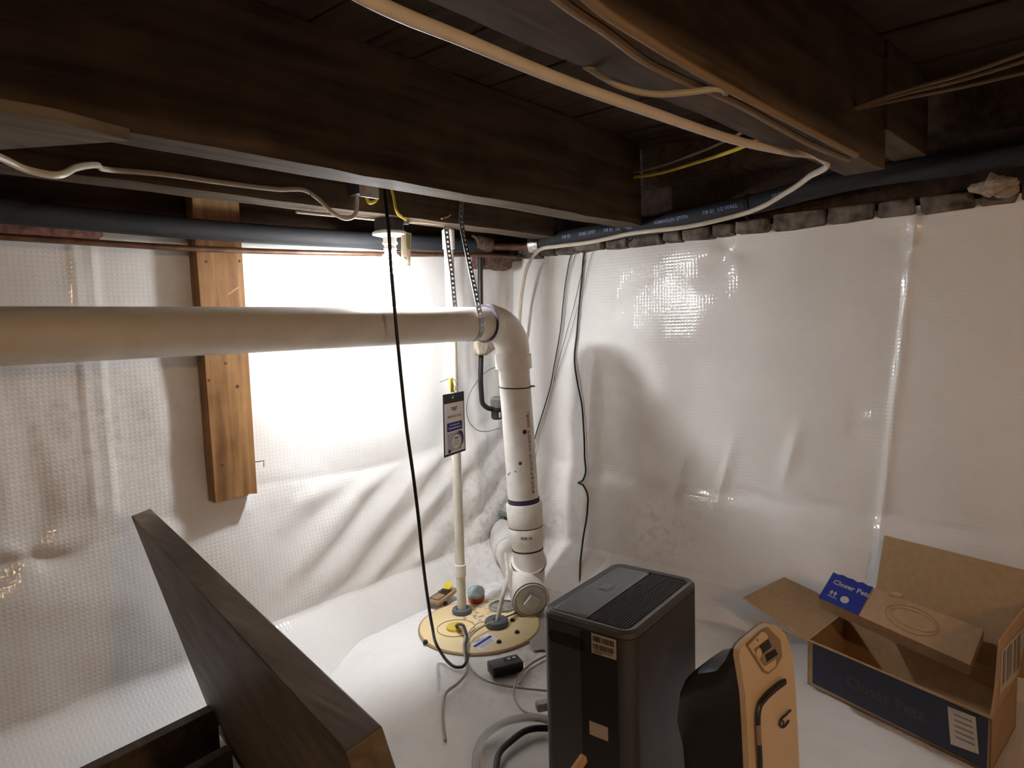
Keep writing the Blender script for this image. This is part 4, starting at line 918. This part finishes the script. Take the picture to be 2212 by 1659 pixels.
strip('flex_tube', [(1215, 735), (1110, 815), (1010, 910), (955, 985), (935, 1080), (933, 1190)], .0062, m_black, .006)
strip('tape_sleeve', [(933, 1185), (938, 1290), (943, 1390)], .0066, m_creamd, .006)
strip('flex_tube', [(943, 1385), (952, 1520), (958, 1680), (962, 1760)], .0062, m_black, .006)
strip('handle_loop', [(1290, 1040), (1240, 1090), (1190, 1140), (1175, 1180), (1200, 1220), (1235, 1200), (1270, 1150)], .0022, m_black, .004)
strip('handle_loop', [(1185, 1155), (1215, 1165), (1210, 1205)], .0016, m_black, .004)

# ------------------------------------------------------------------ open carton at the right
RZ = -.905; ZB = FLOOR+.004
Q = az(1745, 1381, RZ); Pp = az(2143, 1551, RZ)
ld_ = (Q-Pp).normalized(); sd_ = V((math.cos(math.radians(-7)), math.sin(math.radians(-7)), 0)); CWD = .245
ctn = thing('open_carton', tuple((Q+Pp)/2+sd_*CWD/2+V((0, 0, ZB-RZ))), 'big open cardboard carton with raised flaps by the right wall', 'box')
LEN = (Q-Pp).length; t_ = .004
def X(a, b_, z): return Pp+ld_*a+sd_*b_+V((0, 0, z-RZ))       # a along the long side, b across, z height
def slab(pts, n, th=t_): return MB().prism(pts, V(n)*th)
link('bottom', slab([X(0, 0, ZB), X(LEN, 0, ZB), X(LEN, CWD, ZB), X(0, CWD, ZB)], (0, 0, 1)), m_carton, ctn, smooth=False)
fr = link('front_wall', slab([X(0, 0, ZB), X(LEN, 0, ZB), X(LEN, 0, RZ), X(0, 0, RZ)], sd_), m_carton, ctn, smooth=False)
link('back_wall', slab([X(0, CWD, ZB), X(LEN, CWD, ZB), X(LEN, CWD, RZ), X(0, CWD, RZ)], -sd_), m_carton, ctn, smooth=False)
link('end_wall', slab([X(0, 0, ZB), X(0, CWD, ZB), X(0, CWD, RZ), X(0, 0, RZ)], ld_), m_carton, ctn, smooth=False)
link('end_wall', slab([X(LEN, 0, ZB), X(LEN, CWD, ZB), X(LEN, CWD, RZ), X(LEN, 0, RZ)], -ld_), m_carton, ctn, smooth=False)
nfr = -sd_.copy(); nfr.normalize()
def FR(u, v, off=.0012): return X(LEN*(1-u), 0, RZ+(ZB-RZ)*v)+nfr*off
link('navy_panel', MB().prism([FR(.035, .045), FR(.985, .02), FR(.985, .97), FR(.035, .92)], -nfr*.0008), m_navy, fr, smooth=False, label='navy printed panel on the long side')
mb = MB(); text(mb, 'Closer Pets', .043, lambda u, v: FR(.25+u/LEN, .52-v/(RZ-ZB), .0022), bold=.001)
link('faded_logo', mb, m_logo, fr, smooth=False)
link('shipping_label', MB().prism([FR(.80, .12, .0026), FR(.93, .10, .0026), FR(.95, .74, .0026), FR(.82, .80, .0026)], -nfr*.0006), m_label, fr, smooth=False, label='cream shipping label')
mb = MB()
for i in range(5): mb.add([FR(.83+.003*i, .20+i*.10, .0032), FR(.915+.004*i, .19+i*.10, .0032), FR(.915+.004*i, .225+i*.10, .0032), FR(.83+.003*i, .235+i*.10, .0032)], [(0, 1, 2, 3)])
link('label_print', mb, m_ink_g, fr, smooth=False)
# flaps
hq = X(LEN, 0, RZ); hb = X(LEN, CWD, RZ)
n1 = (sd_).cross(V((ld_.x, ld_.y, .27))).normalized()
fl = [hq, hb, apl(1752, 1218, hq, n1), apl(1605, 1290, hq, n1)]
if n1.z < 0: n1 = -n1
link('end_flap', slab(fl, n1*-1), m_carton, ctn, smooth=False)
up1 = V((.10, -.02, 1)).normalized(); nb1 = ld_.cross(up1).normalized(); hb0 = X(0, CWD, RZ)
bf = [X(LEN*.86, CWD, RZ), apl(1893, 1265, hb0, nb1), apl(1910, 1157, hb0, nb1), apl(2225, 1235, hb0, nb1), apl(2560, 1330, hb0, nb1), X(-.01, CWD, RZ)]
link('back_flap', slab(bf, nb1*(1 if nb1.x > 0 else -1)), m_carton, ctn, smooth=False)
# near end flap stands up and carries a label
up2 = V((-ld_.x*.10, -ld_.y*.10, 1)).normalized(); n2 = sd_.cross(up2).normalized(); h2 = X(0, 0, RZ)
ef = [h2, apl(2153, 1480, h2, n2), apl(2161, 1384, h2, n2), apl(2212, 1318, h2, n2), apl(2330, 1180, h2, n2), X(0, CWD, RZ)]
nn2 = n2 if n2.dot(h2) < 0 else -n2
efo = link('end_flap', slab(ef, -nn2), m_cartonl, ctn, smooth=False)
def EF(x, y, off): return apl(x, y, h2, n2)+nn2*off
link('flap_label', MB().prism([EF(2163, 1405, .0012), EF(2212, 1352, .0012), EF(2300, 1255, .0012), EF(2300, 1350, .0012), EF(2212, 1442, .0012), EF(2158, 1500, .0012)], -nn2*.0006), m_label, efo, smooth=False, label='pale label with print on the flap')
mb = MB()
for i, (x0_, w_) in enumerate(((2166, 5), (2175, 10), (2190, 4), (2197, 6))):
    k_ = -1.07
    mb.add([EF(x0_, 1412+(x0_-2163)*k_, .002), EF(x0_+w_, 1412+(x0_+w_-2163)*k_, .002), EF(x0_+w_-2, 1478+(x0_+w_-2163)*k_, .002), EF(x0_-2, 1484+(x0_-2163)*k_, .002)], [(0, 1, 2, 3)])
link('label_print', mb, m_ink_g, efo, smooth=False)
# front flap, seen edge on
oc = (-X(LEN/2, 0, RZ)).normalized(); oc = (oc-oc.dot(ld_)*ld_).normalized()
ffn = oc.cross(ld_).normalized()
ff = [X(0, -.002, RZ), X(LEN, -.002, RZ), X(LEN+.05, 0, RZ)+oc*.06, X(LEN+.05, 0, RZ)+oc*.19, X(.02, 0, RZ)+oc*.19]
link('front_flap', MB().prism(ff, ffn*.003), m_cartone, ctn, smooth=False)

# slim carton lying in it: one blue end
ins = thing('inner_carton', tuple(X(LEN*.5, CWD*.5, ZB+.01)), 'slim brown inner carton with one blue printed end lying in the open carton', 'box')
pI = lambda x, y, b_: apl(x, y, X(0, b_, RZ), sd_)
A, C_, D_ = pI(1800, 1237, .20), pI(2096, 1437, .12), pI(1768, 1291, .12)
B_ = apl(2126, 1359, D_, (C_-D_).cross(A-D_))
ex = (C_-D_); ey = (A-D_)
nIN = (B_-A).cross(D_-A).normalized(); nIN = nIN if nIN.z > 0 else -nIN
def IN(u, v, off=0): return D_*(1-u)*(1-v)+C_*u*(1-v)+B_*u*v+A*(1-u)*v+nIN*off
dnv = (B_-A).cross(D_-A).normalized(); dnv = dnv*(-.05 if dnv.z > 0 else .05)
link('tray', MB().prism([IN(0, 0), IN(1, 0), IN(1, 1), IN(0, 1)], dnv, bev=.001), m_cartonl, ins, smooth=False)
mb = MB(); vs = []; fs = []; rag = [1.01, .985, 1.03, 1.0, 1.02, .975, 1.035, .99, 1.01]
for i in range(9):
    for j in range(7): vs.append(IN(.292*i/8, -.012+(rag[i]+.012)*j/6, .0016))
for i in range(8):
    for j in range(6): fs.append((i*7+j, i*7+7+j, i*7+8+j, i*7+j+1))
be = link('blue_end', mb.add(vs, fs), m_blue, ins, smooth=False, label='blue printed end with torn edge')
IW, IH = ex.length, ey.length
mb = MB(); fi = lambda u0, v0: (lambda u, v: IN(u0+u/IW, v0+v/IH, .0022))
text(mb, 'Closer Pets', .021, fi(.035, .70), bold=.0006)
for i in range(2):
    u0 = .055+i*.028
    text(mb, 'I', .020, fi(u0, .30), bold=.0006); text(mb, '^', .020, fi(u0-.006, .32), bold=.0006)
rect(mb, lambda u, v: IN(u, v, .0022), .045, .18, .115, .205)
n = 22; mb.add([IN(.165+.030*math.cos(2*PI*k/n), .27+.030*IW/IH*math.sin(2*PI*k/n), .0022) for k in range(n)], [tuple(range(n))])
link('print', mb, m_label, be, smooth=False)
m_oval = mat('pressed_oval', (.36, .23, .12), .8)
el = lambda ru, rv, cu, cv: [IN(cu+ru*math.cos(a), cv+rv*math.sin(a), .001) for a in [i*2*PI/40 for i in range(41)]]
link('pressed_oval', MB().tube(el(.17, .36, .60, .50), .0011, 6, caps=False), m_oval, ins)
link('pressed_oval', MB().tube(el(.15, .24, .61, .52), .0008, 6, caps=False), m_oval, ins)
link('torn_scrap', MB().prism([IN(.40, .92, .001), IN(.47, .95, .004), IN(.50, 1.02, .006), IN(.44, 1.06, .003)], (0, 0, .006), bev=.001), m_cartonl, ins, smooth=False)

# ------------------------------------------------------------------ tipped wooden frame in the left foreground
TZ = -.42
A, B_, C_ = az(291, 1107, TZ), az(325, 1098, TZ), az(826, 1568, TZ)
eL = (C_-B_).normalized(); LN = (C_-B_).length; pr = V((eL.y, -eL.x, 0)).normalized()
if pr.x < 0: pr = -pr
dnl = (pr*.155+V((0, 0, -.605))); dl = dnl.normalized(); THK = (A-B_).dot(-pr)
wf = thing('wooden_frame', tuple(B_+dnl+eL*.4), 'dark wooden board frame tipped on its side in the left foreground', 'frame')
th = -(pr - pr.dot(dl)*dl).normalized()*.044
quad = [B_, C_, C_+dnl, B_+dnl]
bd = MB().prism(quad, th, bev=.002); link('wide_board', bd, m_frame, wf, smooth=False)
r0, r1 = az(470, 1530, -.925), az(210, 1659, -.925)
rd = (r1-r0).normalized(); rn = V((-rd.y, rd.x, 0)); rn = rn if rn.y > 0 else -rn
link('rail', MB().prism([r0, r0+rd*.95, r0+rd*.95+V((0, 0, -.112)), r0+V((0, 0, -.112))], rn*.035, bev=.002), m_frame, wf, smooth=False)
r0 = az(502, 1618, -.965); link('rail', MB().prism([r0, r0+rd*.95, r0+rd*.95+V((0, 0, -.07)), r0+V((0, 0, -.07))], rn*.03, bev=.002), m_frame, wf, smooth=False)

for o in bpy.data.objects:
    if '_loc' in o: del o['_loc']
